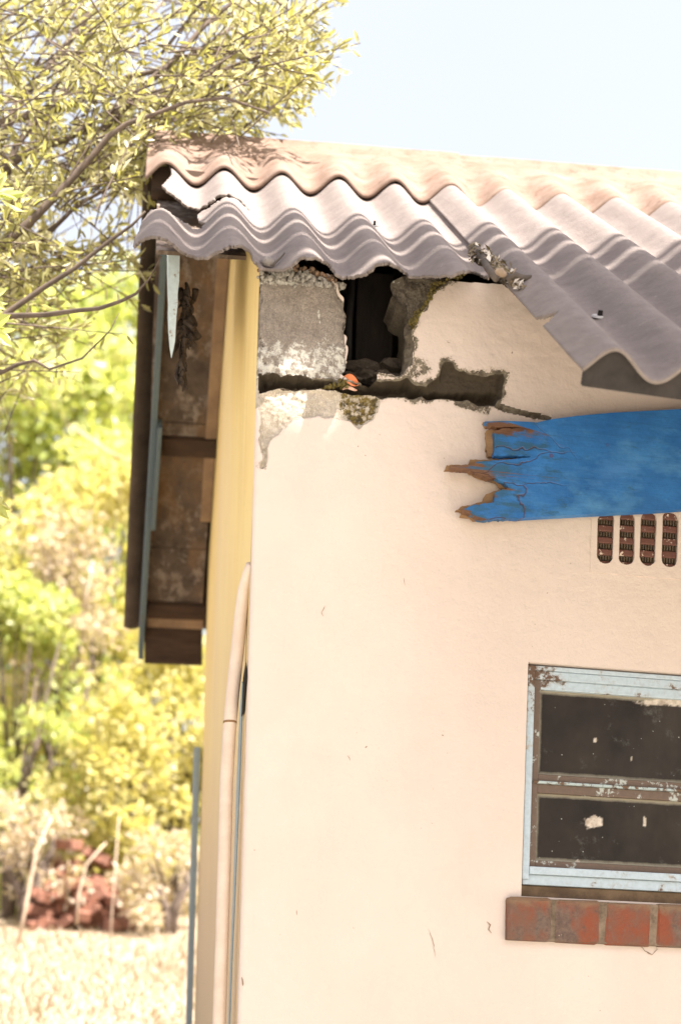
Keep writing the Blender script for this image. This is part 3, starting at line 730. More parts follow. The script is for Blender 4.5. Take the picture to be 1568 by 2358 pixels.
# front half of the soffit
V = [roof_local(s, v, n, False) for n in (-.075, -.066) for s in (-.236, -.012) for v in (.02 - RIDGE_UP, .80)]
bmobj('soffit_board', bm_of(V, [(0, 1, 3, 2), (6, 7, 5, 4), (0, 4, 5, 1), (2, 3, 7, 6), (0, 2, 6, 4), (1, 5, 7, 3)]), M['soffit'], H)
# barge boards: the back one whole, the front one split to a sliver
bb = plank('barge_board', roof_local(-.205, .02, -.085, True), roof_local(-.247, blen - .02, -.085, True), .045, .010, UPB, M['barge'])
plank('barge_board', roof_local(-.203, .78, -.125, True), roof_local(-.214, 1.18, -.125, True), .030, .008, UPB, M['barge'])
plank('end_board', roof_local(-.233, 1.70, -.12, True), roof_local(-.004, 1.70, -.12, True), .085, .012, UPB, M['darkwood'])
# split front barge end, pale blue
Yb = 3.62
pl = [(386, 548), (416, 556), (414, 625), (410, 700), (405, 760), (400, 805), (395, 826), (391, 800), (390, 760), (388, 640)]; pl = jag(pl, 22, 1.6, True, 3)
fr = [to_house(at(x, y, Yb)) for x, y in pl]; bk = [to_house(at(x + 1, y, Yb)) + Vector((0, .55, .33)) for x, y in pl]
bmobj('barge_board', bm_of(*prism(fr, bk)), M['paleblue'], H)
plank('purlin', to_house(at(350, 420, 4.16)), to_house(at(350, 420, 4.16)) + Vector((2.3, 0, 0)), .035, .025, UPB, M['darkwood'])
for px_ in (330,): pass

# dangling shred of old nest and cobweb at the barge end
nb = []
rr = random.Random(4)
for k in range(46):
    t = rr.random(); x = 428 - 10 * t + rr.gauss(0, 8 * (1 - t * .6)); y = 650 + 225 * t
    p = at(x, y, 3.66 + rr.uniform(-.02, .02)); q_ = at(x + rr.uniform(-12, 12), y + rr.uniform(18, 46), 3.66 + rr.uniform(-.02, .02))
    nb.append(tube([p, (p + q_) / 2 + Vector((rr.uniform(-.006, .006), 0, 0)), q_], [.0045, .006, .0015], 5))
for k in range(30):
    y = 650 + 130 * rr.random(); p = at(428 + rr.gauss(0, 8), y, 3.66 + rr.gauss(0, .01)); nb.append(tube([p, p + Vector((rr.gauss(0, .012), rr.gauss(0, .01), -.02))], [.009, .006], 6))
V, F = merge(nb); tag(mesh('wasp_nest', V, F, m_simple('nest_fibre', (.025, .018, .015), (.06, .045, .035), 60)), 'dark ragged shred of old nest dangling under the broken eave', 'nest')
V, F = tube([at(468, 600, 3.5), at(455, 900, 3.72), at(448, 1000, 3.8)], .002, 5)

# ------------------------------------------------------------------ pipe and door frame at the corner
pts_px = [(579, 1300), (573, 1322), (563, 1360), (555, 1420), (547, 1500), (536, 1600), (529, 1680), (522, 1800), (518, 1950), (512, 2150), (505, 2358), (501, 2480)]
dep = [3.26, 3.275, 3.29, 3.30, 3.305, 3.305, 3.305, 3.305, 3.305, 3.305, 3.305, 3.305]
pp3 = [at(x, y, dY) for (x, y), dY in zip(pts_px, dep)]
pp3.append(Vector((pp3[-1].x, pp3[-1].y, .5)))
V, F = tube(pp3, [.012, .0145] + [.0155] * 11, 16); pip = empty('waste_pipe', (pp3[-1].x, pp3[-1].y, .5))
off = Vector(pip.location); po = mesh('pipe', [v - off for v in V], F, M['pipe'], pip, True)
c0 = at(530, 1661, 3.305) - off; c1 = at(530, 1666, 3.305) - off
V, F = tube([c0, c1], .0162, 16); mesh('joint', V, F, M['shadow_and_joint'], pip, True)
tag(pip, 'cream painted pipe bending out of the corner and running down it', 'pipe')
# blue painted door frame seen in the slit between pipe and wall edge
def corner_strip(name, poly, s0, s1, mat):
    a = [sp(x, y, s0) for x, y in poly]; b = [Vector((s1, p.y, p.z)) for p in a]
    V = a + b; n = len(a); F = [tuple(range(n)), tuple(range(2 * n - 1, n - 1, -1))] + [(i, (i + 1) % n, (i + 1) % n + n, i + n) for i in range(n)]
    return bmobj(name, bm_of(V, F), mat, H)
corner_strip('door_frame', [(557, 1570), (561, 1580), (557, 1640), (551, 1800), (541, 2050), (534, 2200), (528, 2358), (526, 2358), (531, 2200), (537, 2050), (545, 1800), (552, 1640)], -.003, .0, M['slit'])
corner_strip('crack', [(566, 1525), (566, 1560), (561, 1640), (556, 1650), (560, 1560)], -.0045, -.003, M['black'])
# far door frame at the end of the side wall
e0 = to_house(at(470, 1722, 5.42)); e1 = to_house(at(442, 2358, 5.42))
bm = bmesh.new(); add_box(bm, Vector((-.022, DEPTH - .02, (e0.z + .3) / 2)), (.012, .03, (e0.z - .3) / 2), bev=.003)
bmobj('door_frame', bm, M['slit'], H)

# ------------------------------------------------------------------ air vent
vent = bmesh.new()
slots = [(1373, 1411), (1422, 1459), (1471, 1508), (1520, 1558), (1569, 1606)]
def stadium(x0, x1, z0, z1, n=10):
    r = (x1 - x0) / 2; c = (x0 + x1) / 2; P = []
    for k in range(n + 1): a = math.pi + math.pi * k / n; P.append((c + r * math.cos(a), z0 + r + r * math.sin(a)))
    for k in range(n + 1): a = math.pi * k / n; P.append((c + r * math.cos(a), z1 - r + r * math.sin(a)))
    return P
outer = [(VX0, VZ0), (VX1, VZ0), (VX1, VZ1), (VX0, VZ1)]
loops = [outer]; sl_ = []
for i, (x0, x1) in enumerate(slots):
    a = wp(x0, 1300 + i * 2).x; b = wp(x1, 1300).x; z0 = wp(x0, 1297 + i * 2.5).z; zt = wp(x0, 1176).z
    sl_.append((a, b, z0, zt)); loops.append([(p[0] + random.uniform(-.0016, .0016), p[1]) for p in stadium(a, b, z0, zt)])
flat = [Vector((x, z, 0)) for lp in loops for x, z in lp]
tris = geometry.tessellate_polygon([[Vector((x, z, 0)) for x, z in lp] for lp in loops])
V = [(p.x, -.0015, p.y) for p in flat]; F = [tuple(t) for t in tris]; o_ = len(V)
V += [(p.x, .016, p.y) for p in flat]; k = 0
for lp in loops:
    for i in range(len(lp)): F.append((k + i, k + (i + 1) % len(lp), k + (i + 1) % len(lp) + o_, k + i + o_))
    k += len(lp)
av = bmobj('air_vent', bm_of(V, F), M['plaster'], H)
for a, b, z0, zt in sl_:
    bm = bmesh.new(); add_box(bm, Vector(((a + b) / 2, .0175, (z0 + zt) / 2)), ((b - a) / 2 + .004, .004, (zt - z0) / 2 + .004))
    # raised terracotta humps between the grilles
    hz = (zt - z0) / 4.4
    for j in range(5):
        zc = z0 + .002 + hz * (j + .02)
        add_box(bm, Vector(((a + b) / 2, .0105, zc - .001)), ((b - a) / 2 - .0005, .007, hz * .27), bev=.003)
    g = bmobj('grille', bm, M['terracotta'], av)
    bm = bmesh.new()
    for j in range(5):
        zc = z0 + .002 + hz * (j + .52)
        n = 6
        for i in range(n): add_box(bm, Vector((a + (b - a) * (i + .5) / n, .0085, zc)), ((b - a) / n * .22, .004, hz * .19))
        add_box(bm, Vector(((a + b) / 2, .0125, zc)), ((b - a) / 2 - .0003, .0012, hz * .20))
    bmobj('grille', bm, M['grille'], av)

# ------------------------------------------------------------------ window
win = empty('window', (0, 0, 0)); win.parent = H
RD = .045                        # recess
# reveal
V = [(WX0, 0.0, WZ0), (WX1, 0.0, WZ0), (WX1, 0.0, WZ1), (WX0, 0.0, WZ1), (WX0, .09, WZ0), (WX1, .09, WZ0), (WX1, .09, WZ1), (WX0, .09, WZ1)]
mesh('reveal', V, [(0, 3, 7, 4), (3, 2, 6, 7), (2, 1, 5, 6)], M['plaster'], win)
bar_ = bmesh.new(); add_box(bar_, Vector(((WX0 + WX1) / 2, .055, WZ0 + .006)), ((WX1 - WX0) / 2 - .001, .035, .024), bev=.004); bmobj('ledge', bar_, M['ledge'], win)
def bar(name, x0, x1, z0, z1, d0, d1, mat, bev=.002, parent=win):
    bm = bmesh.new(); add_box(bm, Vector(((x0 + x1) / 2, (d0 + d1) / 2, (z0 + z1) / 2)), ((x1 - x0) / 2, (d1 - d0) / 2, (z1 - z0) / 2), bev=bev)
    return bmobj(name, bm, mat, parent)
FZ0 = wp(1198, 2022).z
FW = .020
D0 = .008
# outer frame
fb = bmesh.new()
def fbx(x0, x1, z0, z1, d0, d1, bev=.0015): add_box(fb, Vector(((x0 + x1) / 2, (d0 + d1) / 2, (z0 + z1) / 2)), ((x1 - x0) / 2, (d1 - d0) / 2, (z1 - z0) / 2), bev=bev)
fbx(WX0 + .003, WX0 + FW, FZ0, WZ1 - .004, D0, D0 + .03)
fbx(WX1 - FW, WX1 - .003, FZ0, WZ1 - .004, D0, D0 + .03)
fbx(WX0 + FW, WX1 - FW, WZ1 - .014, WZ1 - .004, D0, D0 + .03)
fbx(WX0 + FW, WX1 - FW, WZ1 - .034, WZ1 - .0145, D0 + .004, D0 + .03)
fbx(WX0 + FW, WX1 - FW, FZ0 + .012, FZ0 + .030, D0 - .003, D0 + .03)
fbx(WX0 + .006, WX1 - .006, FZ0 - .012, FZ0 + .0115, D0 + .006, D0 + .04)
bmobj('frame', fb, M['frame'], win)
gx0, gx1 = WX0 + FW, WX1 - FW
zmid_t = wp(1245, 1776).z; zmid_b = wp(1245, 1800).z
# putty and glazing bars
pb = bmesh.new()
def pbx(x0, x1, z0, z1, d0, d1, bev=.0015): add_box(pb, Vector(((x0 + x1) / 2, (d0 + d1) / 2, (z0 + z1) / 2)), ((x1 - x0) / 2, (d1 - d0) / 2, (z1 - z0) / 2), bev=bev)
gz1 = WZ1 - .034; gz0 = FZ0 + .030
pbx(gx0 + .0005, gx0 + .017, gz0, gz1, D0 + .010, D0 + .032)
pbx(gx0 + .017, gx1, gz0, gz0 + .017, D0 + .012, D0 + .032)
pbx(gx0 + .017, gx1, zmid_b - .022, zmid_b - .001, D0 + .012, D0 + .032)
pbx(gx0 + .017, gx1, zmid_b + .006, zmid_b + .022, D0 + .012, D0 + .032)
bmobj('putty', pb, M['putty'], win)
bar('putty', gx0 + .017, gx1, gz1 - .022, gz1, D0 + .012, D0 + .032, M['frame'])
bar('glazing_bar', gx0 + .004, gx1, zmid_b - .001, zmid_b + .005, D0 + .004, D0 + .032, M['rail'], .001)
def pane(z0, z1, splashes):
    xs = np.linspace(gx0 + .012, gx1 + .005, 160); zs = np.linspace(z0 - .004, z1 + .004, 60)
    X, Z = np.meshgrid(xs, zs); x, z = X.ravel(), Z.ravel()
    ed = np.minimum(np.minimum(x - xs[0] - .004, z - z0 - .0), z1 - z)
    edge = np.clip(1.0 - ed / .016, 0, 1)
    P = house_np(np.stack([x, x * 0 + D0 + .022, z], -1)); pxy = project(P)
    spl = np.zeros(len(x))
    for (cx, cy, rx, ry) in splashes:
        rr_ = np.hypot((pxy[:, 0] - cx) / rx, (pxy[:, 1] - cy) / ry) + .5 * fbm(pxy[:, 0] * .12, pxy[:, 1] * .12)
        spl = np.maximum(spl, np.clip((1 - rr_) * 5, 0, 1))
    n = len(xs); F = [(j * n + i, j * n + i + 1, (j + 1) * n + i + 1, (j + 1) * n + i) for j in range(len(zs) - 1) for i in range(n - 1)]
    mesh('glass_pane', np.stack([x, x * 0 + D0 + .022, z], -1), F, M['glass'], win, False, dict(edge=edge, splash=spl))
pane(gz0 + .017, zmid_b - .022, [(1364, 1893, 21, 15), (1483, 1893, 3, 12), (1329, 1985, 4, 5)])
pane(zmid_b + .022, gz1 - .022, [(1560, 1617, 100, 9), (1370, 1705, 5, 5), (1453, 1747, 3, 4)])
# brick sill
sill = empty('window_sill', (0, 0, 0)); sill.parent = H
bz1 = wp(1165, 2066).z; bz0 = wp(1160, 2166).z; sx0 = wp(1163, 2100).x
edges_px = [(1163, 1264), (1274, 1376), (1387, 1494), (1505, 1606), (1616, 1718), (1728, 1830)]
for i, (x0, x1) in enumerate(edges_px):
    a = wp(x0, 2110).x; b = wp(x1, 2110).x
    bm = bmesh.new(); add_box(bm, Vector(((a + b) / 2, .030, (bz0 + bz1) / 2 + random.uniform(-.001, .001))), ((b - a) / 2, .048, (bz1 - bz0) / 2), bev=.008)
    for v in bm.verts: v.co += Vector((random.uniform(-.0016, .0016), random.uniform(-.001, .001), random.uniform(-.0016, .0016)))
    o = bmobj('sill_brick', bm, M['brick'], sill, False)
a = wp(1167, 2110).x; b = wp(1826, 2110).x
bm = bmesh.new(); add_box(bm, Vector(((a + b) / 2, .032, (bz0 + bz1) / 2)), ((b - a) / 2, .0475, (bz1 - bz0) / 2 - .002), bev=.001)
bmobj('mortar_joint', bm, M['sillmortar'], sill)
# dirt slope from brick top to the frame
xa, xb = wp(1167, 2110).x, WX1


# ------------------------------------------------------------------ blue broken board
def zb(x, y): return (970.7 + x / 2.625, 896 + y / 2.625)
bp = [(375, 206), (490, 202), (600, 206), (690, 211), (790, 190), (930, 172), (1150, 152), (1568, 130), (2100, 100), (2100, 690), (1568, 733), (1400, 745), (1060, 762), (600, 787), (350, 797), (290, 765), (240, 740),
      (290, 715), (430, 690), (440, 630), (518, 605), (500, 580), (450, 548), (400, 550), (340, 525), (280, 497), (172, 492), (170, 475), (300, 465), (330, 447), (640, 424), (655, 413), (432, 410), (436, 350), (430, 262), (470, 250), (590, 246), (600, 241), (412, 236)]
bpx = [zb(*p) for p in bp[:13]] + jag([zb(*p) for p in bp[13:]] , 5, 1.7, False, 5)
a = [wp(x, y, -.034) for x, y in bpx]; org = wp(*zb(172, 480), -.034)
def board_part(poly3, d0, d1, mat, name, attr=False):
    fr = [Vector((p.x - org.x, d0, p.z - org.z)) for p in poly3]; bk = [Vector((p.x - org.x, d1, p.z - org.z)) for p in poly3]
    V, F = prism(fr, bk); return V, F
BO = empty('broken_board', house(org.x, -.034, org.z), TH)
tag(BO, 'blue painted wooden board with splintered left end fixed across the wall', 'board')
V, F = board_part(a, -.009, .009, None, 'board')
bm = bm_of(V, F)
bmesh.ops.triangulate(bm, faces=[f for f in bm.faces if len(f.verts) > 4])
# finer front for the worn patches
for _ in range(3): bmesh.ops.subdivide_edges(bm, edges=[e for e in bm.edges if e.calc_length() > .02], cuts=1)
bmesh.ops.recalc_face_normals(bm, faces=bm.faces)
me = bpy.data.meshes.new('board'); bm.to_mesh(me); bm.free()
co = np.array([v.co for v in me.vertices]); wc = house_np(co + np.array([org.x, -.034, org.z])); bpj = project(wc)
bare_polys = [[(375, 200), (690, 205), (695, 262), (640, 300), (560, 285), (430, 262), (380, 240)], [(150, 470), (380, 440), (395, 500), (460, 550), (400, 560), (150, 500)], [(200, 740), (290, 715), (300, 760), (400, 790), (350, 800)], [(500, 590), (530, 605), (430, 640), (425, 690), (410, 690)]]
bare = np.zeros(len(co))
for p in bare_polys: bare = np.maximum(bare, np.clip(.55 - sdf(bpj, [zb(*q) for q in p]) / 12, 0, .8))
at_ = me.attributes.new('bare', 'FLOAT', 'POINT'); at_.data.foreach_set('value', bare.astype(np.float32))
link('board', me, M['blue'], BO)
sh = [(375, 206), (640, 210), (655, 240), (600, 243), (430, 238)]
shadow_polys = [[(368, 204), (420, 205), (680, 214), (600, 236), (385, 234)], [(385, 258), (400, 250), (470, 252), (600, 300), (600, 405), (398, 411), (392, 370), (385, 375), (392, 330)],
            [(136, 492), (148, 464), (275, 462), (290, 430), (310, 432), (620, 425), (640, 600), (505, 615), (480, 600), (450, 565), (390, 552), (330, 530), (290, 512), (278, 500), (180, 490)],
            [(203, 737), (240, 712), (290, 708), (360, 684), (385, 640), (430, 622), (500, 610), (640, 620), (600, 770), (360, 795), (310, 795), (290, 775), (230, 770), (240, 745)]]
for i, rp in enumerate(shadow_polys):  # ochre layer behind the board, drawn as the shadow its ends cast
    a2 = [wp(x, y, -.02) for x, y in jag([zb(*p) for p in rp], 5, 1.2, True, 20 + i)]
    V, F = board_part(a2, .0095, .022, None, 'x'); bmobj('board_shadow', bm_of(V, F), M['shadow_and_joint'], BO)

# ------------------------------------------------------------------ debris on the roof
def roof_pt(px, py, up=0.0):
    w_, v_ = roof_wv(px, py); return P0 + e_w * w_ + e_v * v_ + e_n * (float(corr(np.array([w_]))[0]) + up)
def stick(name, p, q, r, mat, label, group=None, bend=.004, n=6):
    pts = []
    for k in range(n):
        t = k / (n - 1); pts.append(p.lerp(q, t) + Vector((random.uniform(-bend, bend), random.uniform(-bend, bend), random.uniform(-bend, bend))) * (0 < k < n - 1))
    V, F = tube(pts, [r * (1.1 - .3 * k / n) * random.uniform(.9, 1.1) for k in range(n)], 8)
    c = p.copy(); o = mesh(name, [v - c for v in V], F, mat, None, True); o.location = c
    return tag(o, label, 'twig', group)
M['bark'] = m_wood('twig_bark', (.13, .105, .09), (.06, .05, .045), (4, 4, 4))
M['palebark'] = m_wood('pale_bark', (.36, .27, .20), (.22, .165, .125), (4, 4, 4))
def dp(px, py, Y): return at(px, py, Y)
stick('twig', dp(1093, 574, 3.30), dp(1142, 642, 3.12), .0085, M['bark'], 'thick grey twig lodged along the seam between the two roof sheets')
stick('twig', dp(1165, 634, 3.10), dp(1223, 640, 3.08), .0065, M['bark'], 'dark straight twig sticking out over the longer roof sheet')
stick('twig', dp(1176, 650, 3.10), dp(1186, 618, 3.10), .0018, M['palebark'], 'thin upright straw standing in the roof debris', bend=.001)
rl = random.Random(12); parts = []
mats_l = m_leaf('dry_litter', ((.04, .032, .027), (.24, .18, .14), (.62, .57, .52)), .1)
tv = []; fv = []; tint = []
for k in range(360):
    t = rl.random(); px = 1085 + 125 * t + rl.gauss(0, 6); py = 575 + 100 * t + rl.gauss(0, 8) - 10 * math.sin(t * 3)
    Yd = 3.31 - .24 * t + rl.gauss(0, .012); c = at(px, py, Yd); a_ = Vector((rl.gauss(0, 1), rl.gauss(0, 1), rl.gauss(0, .5))).normalized(); b_ = a_.orthogonal().normalized()
    ln = rl.uniform(.006, .016); wd = rl.uniform(.002, .006); o_ = len(tv)
    tv += [c - a_ * ln, c + b_ * wd, c + a_ * ln, c - b_ * wd + a_.cross(b_) * wd]; fv.append((o_, o_ + 1, o_ + 2, o_ + 3)); tint += [rl.random()] * 4
tag(mesh('leaf_litter', tv, fv, mats_l, None, False, dict(tint=tint)), 'grey and white leaf litter caught in the roof seam', 'leaf litter', kind='stuff')
bm = bmesh.new()
for k in range(26):
    t = k / 25; c = at(1090 + 118 * t, 588 + 92 * t, 3.33 - .24 * t); r = bmesh.ops.create_icosphere(bm, subdivisions=2, radius=.006 + .005 * rl.random())
    for v in r['verts']: v.co = v.co * rl.uniform(.75, 1.2) + c
tag(bmobj('packed_dirt', bm, M['mortar'], None, True), 'dark packed dirt filling the gap between wall top and roof sheet', 'dirt', kind='stuff')
def wood_chip(px, py, Y, r, label, mat):
    c = at(px, py, Y); bm = bmesh.new(); rq = bmesh.ops.create_icosphere(bm, subdivisions=2, radius=r)
    for v in rq['verts']: v.co = Vector((v.co.x * 1.5, v.co.y, v.co.z * .75)) * random.uniform(.92, 1.06)
    o = bmobj('wood_chip', bm, mat, None, True); o.location = c; o.rotation_euler = (0, .3, .2); return tag(o, label, 'wood chip')
wood_chip(1153, 628, 3.08, .010, 'rounded pale tan chip among the roof debris beside the dark twig', M['palebark'])
# shell-like lump with a twig on the broken sheet
c = roof_pt(618, 588, .012); bm = bmesh.new(); rq = bmesh.ops.create_icosphere(bm, subdivisions=3, radius=.014)
for v in rq['verts']: v.co = Vector((v.co.x * 1.25, v.co.y * .8, v.co.z * .7)); v.co *= 1 + .08 * math.sin(v.co.x * 600)
o = bmobj('seed_pod', bm, m_simple('pod', (.26, .235, .23), (.16, .145, .145), 120), None, True); o.location = c
tag(o, 'grey wrinkled seed pod lying in a trough of the broken roof sheet', 'seed pod')
stick('twig', roof_pt(630, 592, .006), roof_pt(655, 588, .010), .0022, M['bark'], 'short thin twig lying beside the grey seed pod on the broken sheet', bend=.001)
# orange dry leaf on the ledge of the hole
def leaf_blade(name, c, ax, side, ln, wd, curl, mat, label):
    n = 9; m = 5; V = []; nn = ax.cross(side).normalized()
    for i in range(n):
        t = i / (n - 1); wv = wd * math.sin(math.pi * min(1, max(0.02, t * .98 + .01)))**.7
        for j in range(m):
            u = (j / (m - 1) - .5) * 2; V.append(ax * (t - .5) * ln + side * (u * wv) + nn * (curl * (u * u - .3) + .004 * math.sin(t * 5)))
    F = [(i * m + j, i * m + j + 1, (i + 1) * m + j + 1, (i + 1) * m + j) for i in range(n - 1) for j in range(m - 1)]
    o = mesh(name, V, F, mat, None, True); o.location = c; md = o.modifiers.new('thickness', 'SOLIDIFY'); md.thickness = .0008
    return tag(o, label, 'leaf')
pL = house(wp(808, 877).x, .004, wp(808, 877).z)
leaf_blade('dry_leaf', pL, Vector((1, 0, -.25)).normalized(), Vector((.2, .25, .95)).normalized(), .040, .0145, .006, m_simple('orange_leaf', (.62, .20, .085), (.50, .15, .06), 60), 'orange curled dry leaf sitting on the ledge of the wall hole')
pL = house(wp(805, 898).x, -.002, wp(805, 898).z)
leaf_blade('dry_leaf', pL, Vector((1, 0, .1)).normalized(), Vector((.0, .5, .8)).normalized(), .034, .007, .003, m_simple('pink_leaf', (.55, .34, .25), (.42, .25, .18), 60), 'dull pink shrivelled leaf below the orange leaf on the ledge')
# moss and lichen cushions on the block tops
def cushion(name, pxs, rad, cnt, mat, label, d0=.0, spread=6, seed=3):
    rm = random.Random(seed); bm = bmesh.new()
    for k in range(cnt):
        i = rm.randrange(len(pxs) - 1); t = rm.random(); x = pxs[i][0] * (1 - t) + pxs[i + 1][0] * t + rm.gauss(0, spread); y = pxs[i][1] * (1 - t) + pxs[i + 1][1] * t + rm.gauss(0, spread * .6)
        c = wp(x, y, 0); c = house(c.x, d0 + rm.uniform(-.014, .008), c.z); r = bmesh.ops.create_icosphere(bm, subdivisions=1, radius=rad * rm.uniform(.5, 1.2))
        for v in r['verts']: v.co = v.co * rm.uniform(.7, 1.25) + c
    return tag(bmobj(name, bm, mat, None, False), label, 'moss', kind='stuff')
M['lichen'] = m_simple('lichen', (.36, .34, .31), (.13, .115, .10), 110); M['moss'] = m_simple('moss', (.15, .115, .03), (.06, .05, .025), 140); M['peat'] = m_simple('dirt_crumbs', (.30, .19, .125), (.10, .075, .055), 120)
cushion('lichen', [(612, 640), (660, 632), (700, 645), (775, 660)], .0065, 190, M['lichen'], 'grey lichen crust along the top of the bare concrete block', .002, 9, 3)
cushion('dirt_crumbs', [(603, 618), (650, 622), (700, 622), (765, 645)], .006, 150, M['peat'], 'reddish brown dirt crumbs heaped over the bare concrete block', .006, 6, 4)
cushion('moss', [(1070, 630), (1000, 655), (988, 690), (955, 730), (952, 748)], .0042, 170, M['moss'], 'olive moss along the broken edge right of the wall hole', .006, 4, 5)
cushion('moss', [(745, 893), (790, 883), (800, 890)], .0042, 60, M['moss'], 'olive moss on the mortar ledge below the concrete block', .004, 4, 6)

# ------------------------------------------------------------------ vegetation
def leaves(pos, dirs, ln, wd, tint, seed=1, fold=.25, nrm_up=.4):
    n = len(pos); r = np.random.default_rng(seed)
    d_ = dirs / np.linalg.norm(dirs, axis=1)[:, None]
    up = r.normal(size=(n, 3)); up[:, 2] += nrm_up; s = np.cross(d_, up); s /= np.linalg.norm(s, axis=1)[:, None] + 1e-9
    nn = np.cross(s, d_); ln = np.asarray(ln)[:, None]; wd = np.asarray(wd)[:, None]
    base = pos; tip = pos + d_ * ln - nn * ln * .08
    a = pos + d_ * ln * .35 + s * wd + nn * wd * fold; b = pos + d_ * ln * .35 - s * wd + nn * wd * fold
    a2 = pos + d_ * ln * .72 + s * wd * .75 + nn * wd * fold * .7; b2 = pos + d_ * ln * .72 - s * wd * .75 + nn * wd * fold * .7
    m1 = pos + d_ * ln * .5
    V = np.stack([base, a, a2, tip, b2, b], 1).reshape(-1, 3)
    F = [(6 * i, 6 * i + 1, 6 * i + 2, 6 * i + 3) for i in range(n)] + [(6 * i, 6 * i + 3, 6 * i + 4, 6 * i + 5) for i in range(n)]
    return V, F, np.repeat(tint, 6)
M['olive'] = m_leaf('olive_leaf', ((.15, .145, .085), (.38, .37, .17), (.74, .71, .53)), .48)
M['green'] = m_leaf('green_leaf', ((.24, .32, .09), (.46, .55, .19), (.76, .75, .46)), .62)
M['yellow'] = m_leaf('yellow_leaf', ((.36, .33, .12), (.58, .54, .22), (.76, .71, .48)), .62)
M['dry'] = m_leaf('dry_leaf_mass', ((.40, .31, .24), (.58, .48, .39), (.70, .61, .52)), .45)
M['trunk'] = m_wood('tree_bark', (.15, .115, .095), (.07, .054, .046), (3, 3, 3))

# near tree leaning over the roof end
tree = empty('olive_tree', (-2.3, 4.6, float(ground_z(0, 4.6))))
TO = Vector(tree.location)
tag(tree, 'spreading tree with small narrow olive leaves reaching over the roof end', 'tree')
limbs = []
def limb(pts, Y0, Y1, r0, r1):
    n = len(pts); P = [at(x, y, Y0 + (Y1 - Y0) * i / (n - 1)) for i, (x, y) in enumerate(pts)]
    limbs.append((P, [r0 + (r1 - r0) * i / (n - 1) for i in range(n)])); return P
limb([(-420, 560), (-200, 400), (0, 283), (80, 262), (157, 246), (225, 204), (293, 178), (367, 162), (450, 120), (540, 60)], 4.6, 4.5, .016, .004)
limb([(-420, 640), (-180, 500), (0, 393), (68, 351), (157, 319), (225, 278), (293, 236), (335, 217), (430, 196), (540, 150), (650, 110), (730, 125)], 4.5, 4.4, .014, .003)
limb([(-420, 980), (-150, 700), (0, 570), (68, 513), (120, 461), (178, 398), (225, 346), (251, 314), (293, 285), (346, 267), (430, 235), (520, 225), (620, 260)], 4.3, 4.15, .015, .003)
limb([(-420, 1000), (-200, 860), (21, 718), (105, 660), (173, 618), (246, 560), (304, 519), (335, 487)], 4.2, 4.05, .011, .003)
limb([(-420, 900), (-150, 730), (0, 728), (105, 725), (170, 716), (230, 710), (280, 693), (314, 676), (346, 640), (372, 590)], 4.1, 3.55, .010, .0014)
limb([(-420, 900), (-100, 560), (40, 240), (110, 160), (180, 70), (230, 0), (270, -90)], 4.8, 4.9, .018, .006)
limb([(240, 300), (330, 200), (400, 140), (470, 60), (530, 10), (570, -80)], 4.4, 4.5, .012, .004)
limb([(0, 450), (40, 330), (120, 240), (190, 180), (300, 90), (380, 0)], 4.7, 4.8, .014, .003)
limb([(0, 590), (90, 560), (180, 470), (240, 440), (310, 400)], 4.5, 4.4, .01, .002)
limb([(0, 860), (40, 840), (80, 830), (115, 850), (190, 825), (255, 760), (275, 720)], 4.1, 4.0, .006, .001)
limb([(0, 640), (60, 620), (150, 590), (240, 575), (300, 590)], 4.6, 4.5, .007, .001)
tp = [tube([p - TO for p in P], R, 8) for P, R in limbs]
g0 = Vector((0, 0, -.2)); tp.append(tube([g0, Vector((.05, 0, .9)), Vector((.22, -.02, 1.7)), Vector((.45, -.1, 2.3))], [.16, .13, .10, .06], 10))
for P, R in limbs[:6]:
    s0 = Vector((.3, -.05, 1.9)); e = P[0] - TO; tp.append(tube([s0, s0.lerp(e, .5) + Vector((0, 0, .1)), e], [.05, .04, R[0]], 8))
V, F = merge(tp); mesh('trunk', V, F, M['trunk'], tree, True)
# sprigs of leaves
dense = [([(-60, -60), (540, -60), (690, 0), (725, 115), (700, 150), (670, 190), (640, 230), (610, 300), (500, 300), (420, 310), (345, 330), (300, 330), (230, 330), (120, 440), (0, 520), (-60, 520)], 390, 1.0),
         ([(580, 30), (700, 10), (735, 120), (675, 215), (600, 240), (540, 180)], 26, 1.0),
         ([(-60, 300), (160, 280), (340, 290), (340, 370), (240, 400), (120, 460), (-60, 560)], 70, 1.0),
         ([(210, 330), (345, 300), (345, 400), (300, 470), (240, 420)], 34, 1.0),
         ([(-40, 500), (90, 480), (60, 640), (-40, 660)], 30, 1.0),
         ([(-40, 560), (330, 520), (320, 640), (120, 660), (-40, 720)], 60, 1.0),
         ([(-40, 700), (190, 720), (110, 860), (-40, 960)], 26, 1.0),
         ([(270, 400), (335, 390), (320, 450), (290, 480)], 8, .8)]
rs = np.random.default_rng(21); LP = []; LD = []; LL = []; LW = []; LT = []; tw = []
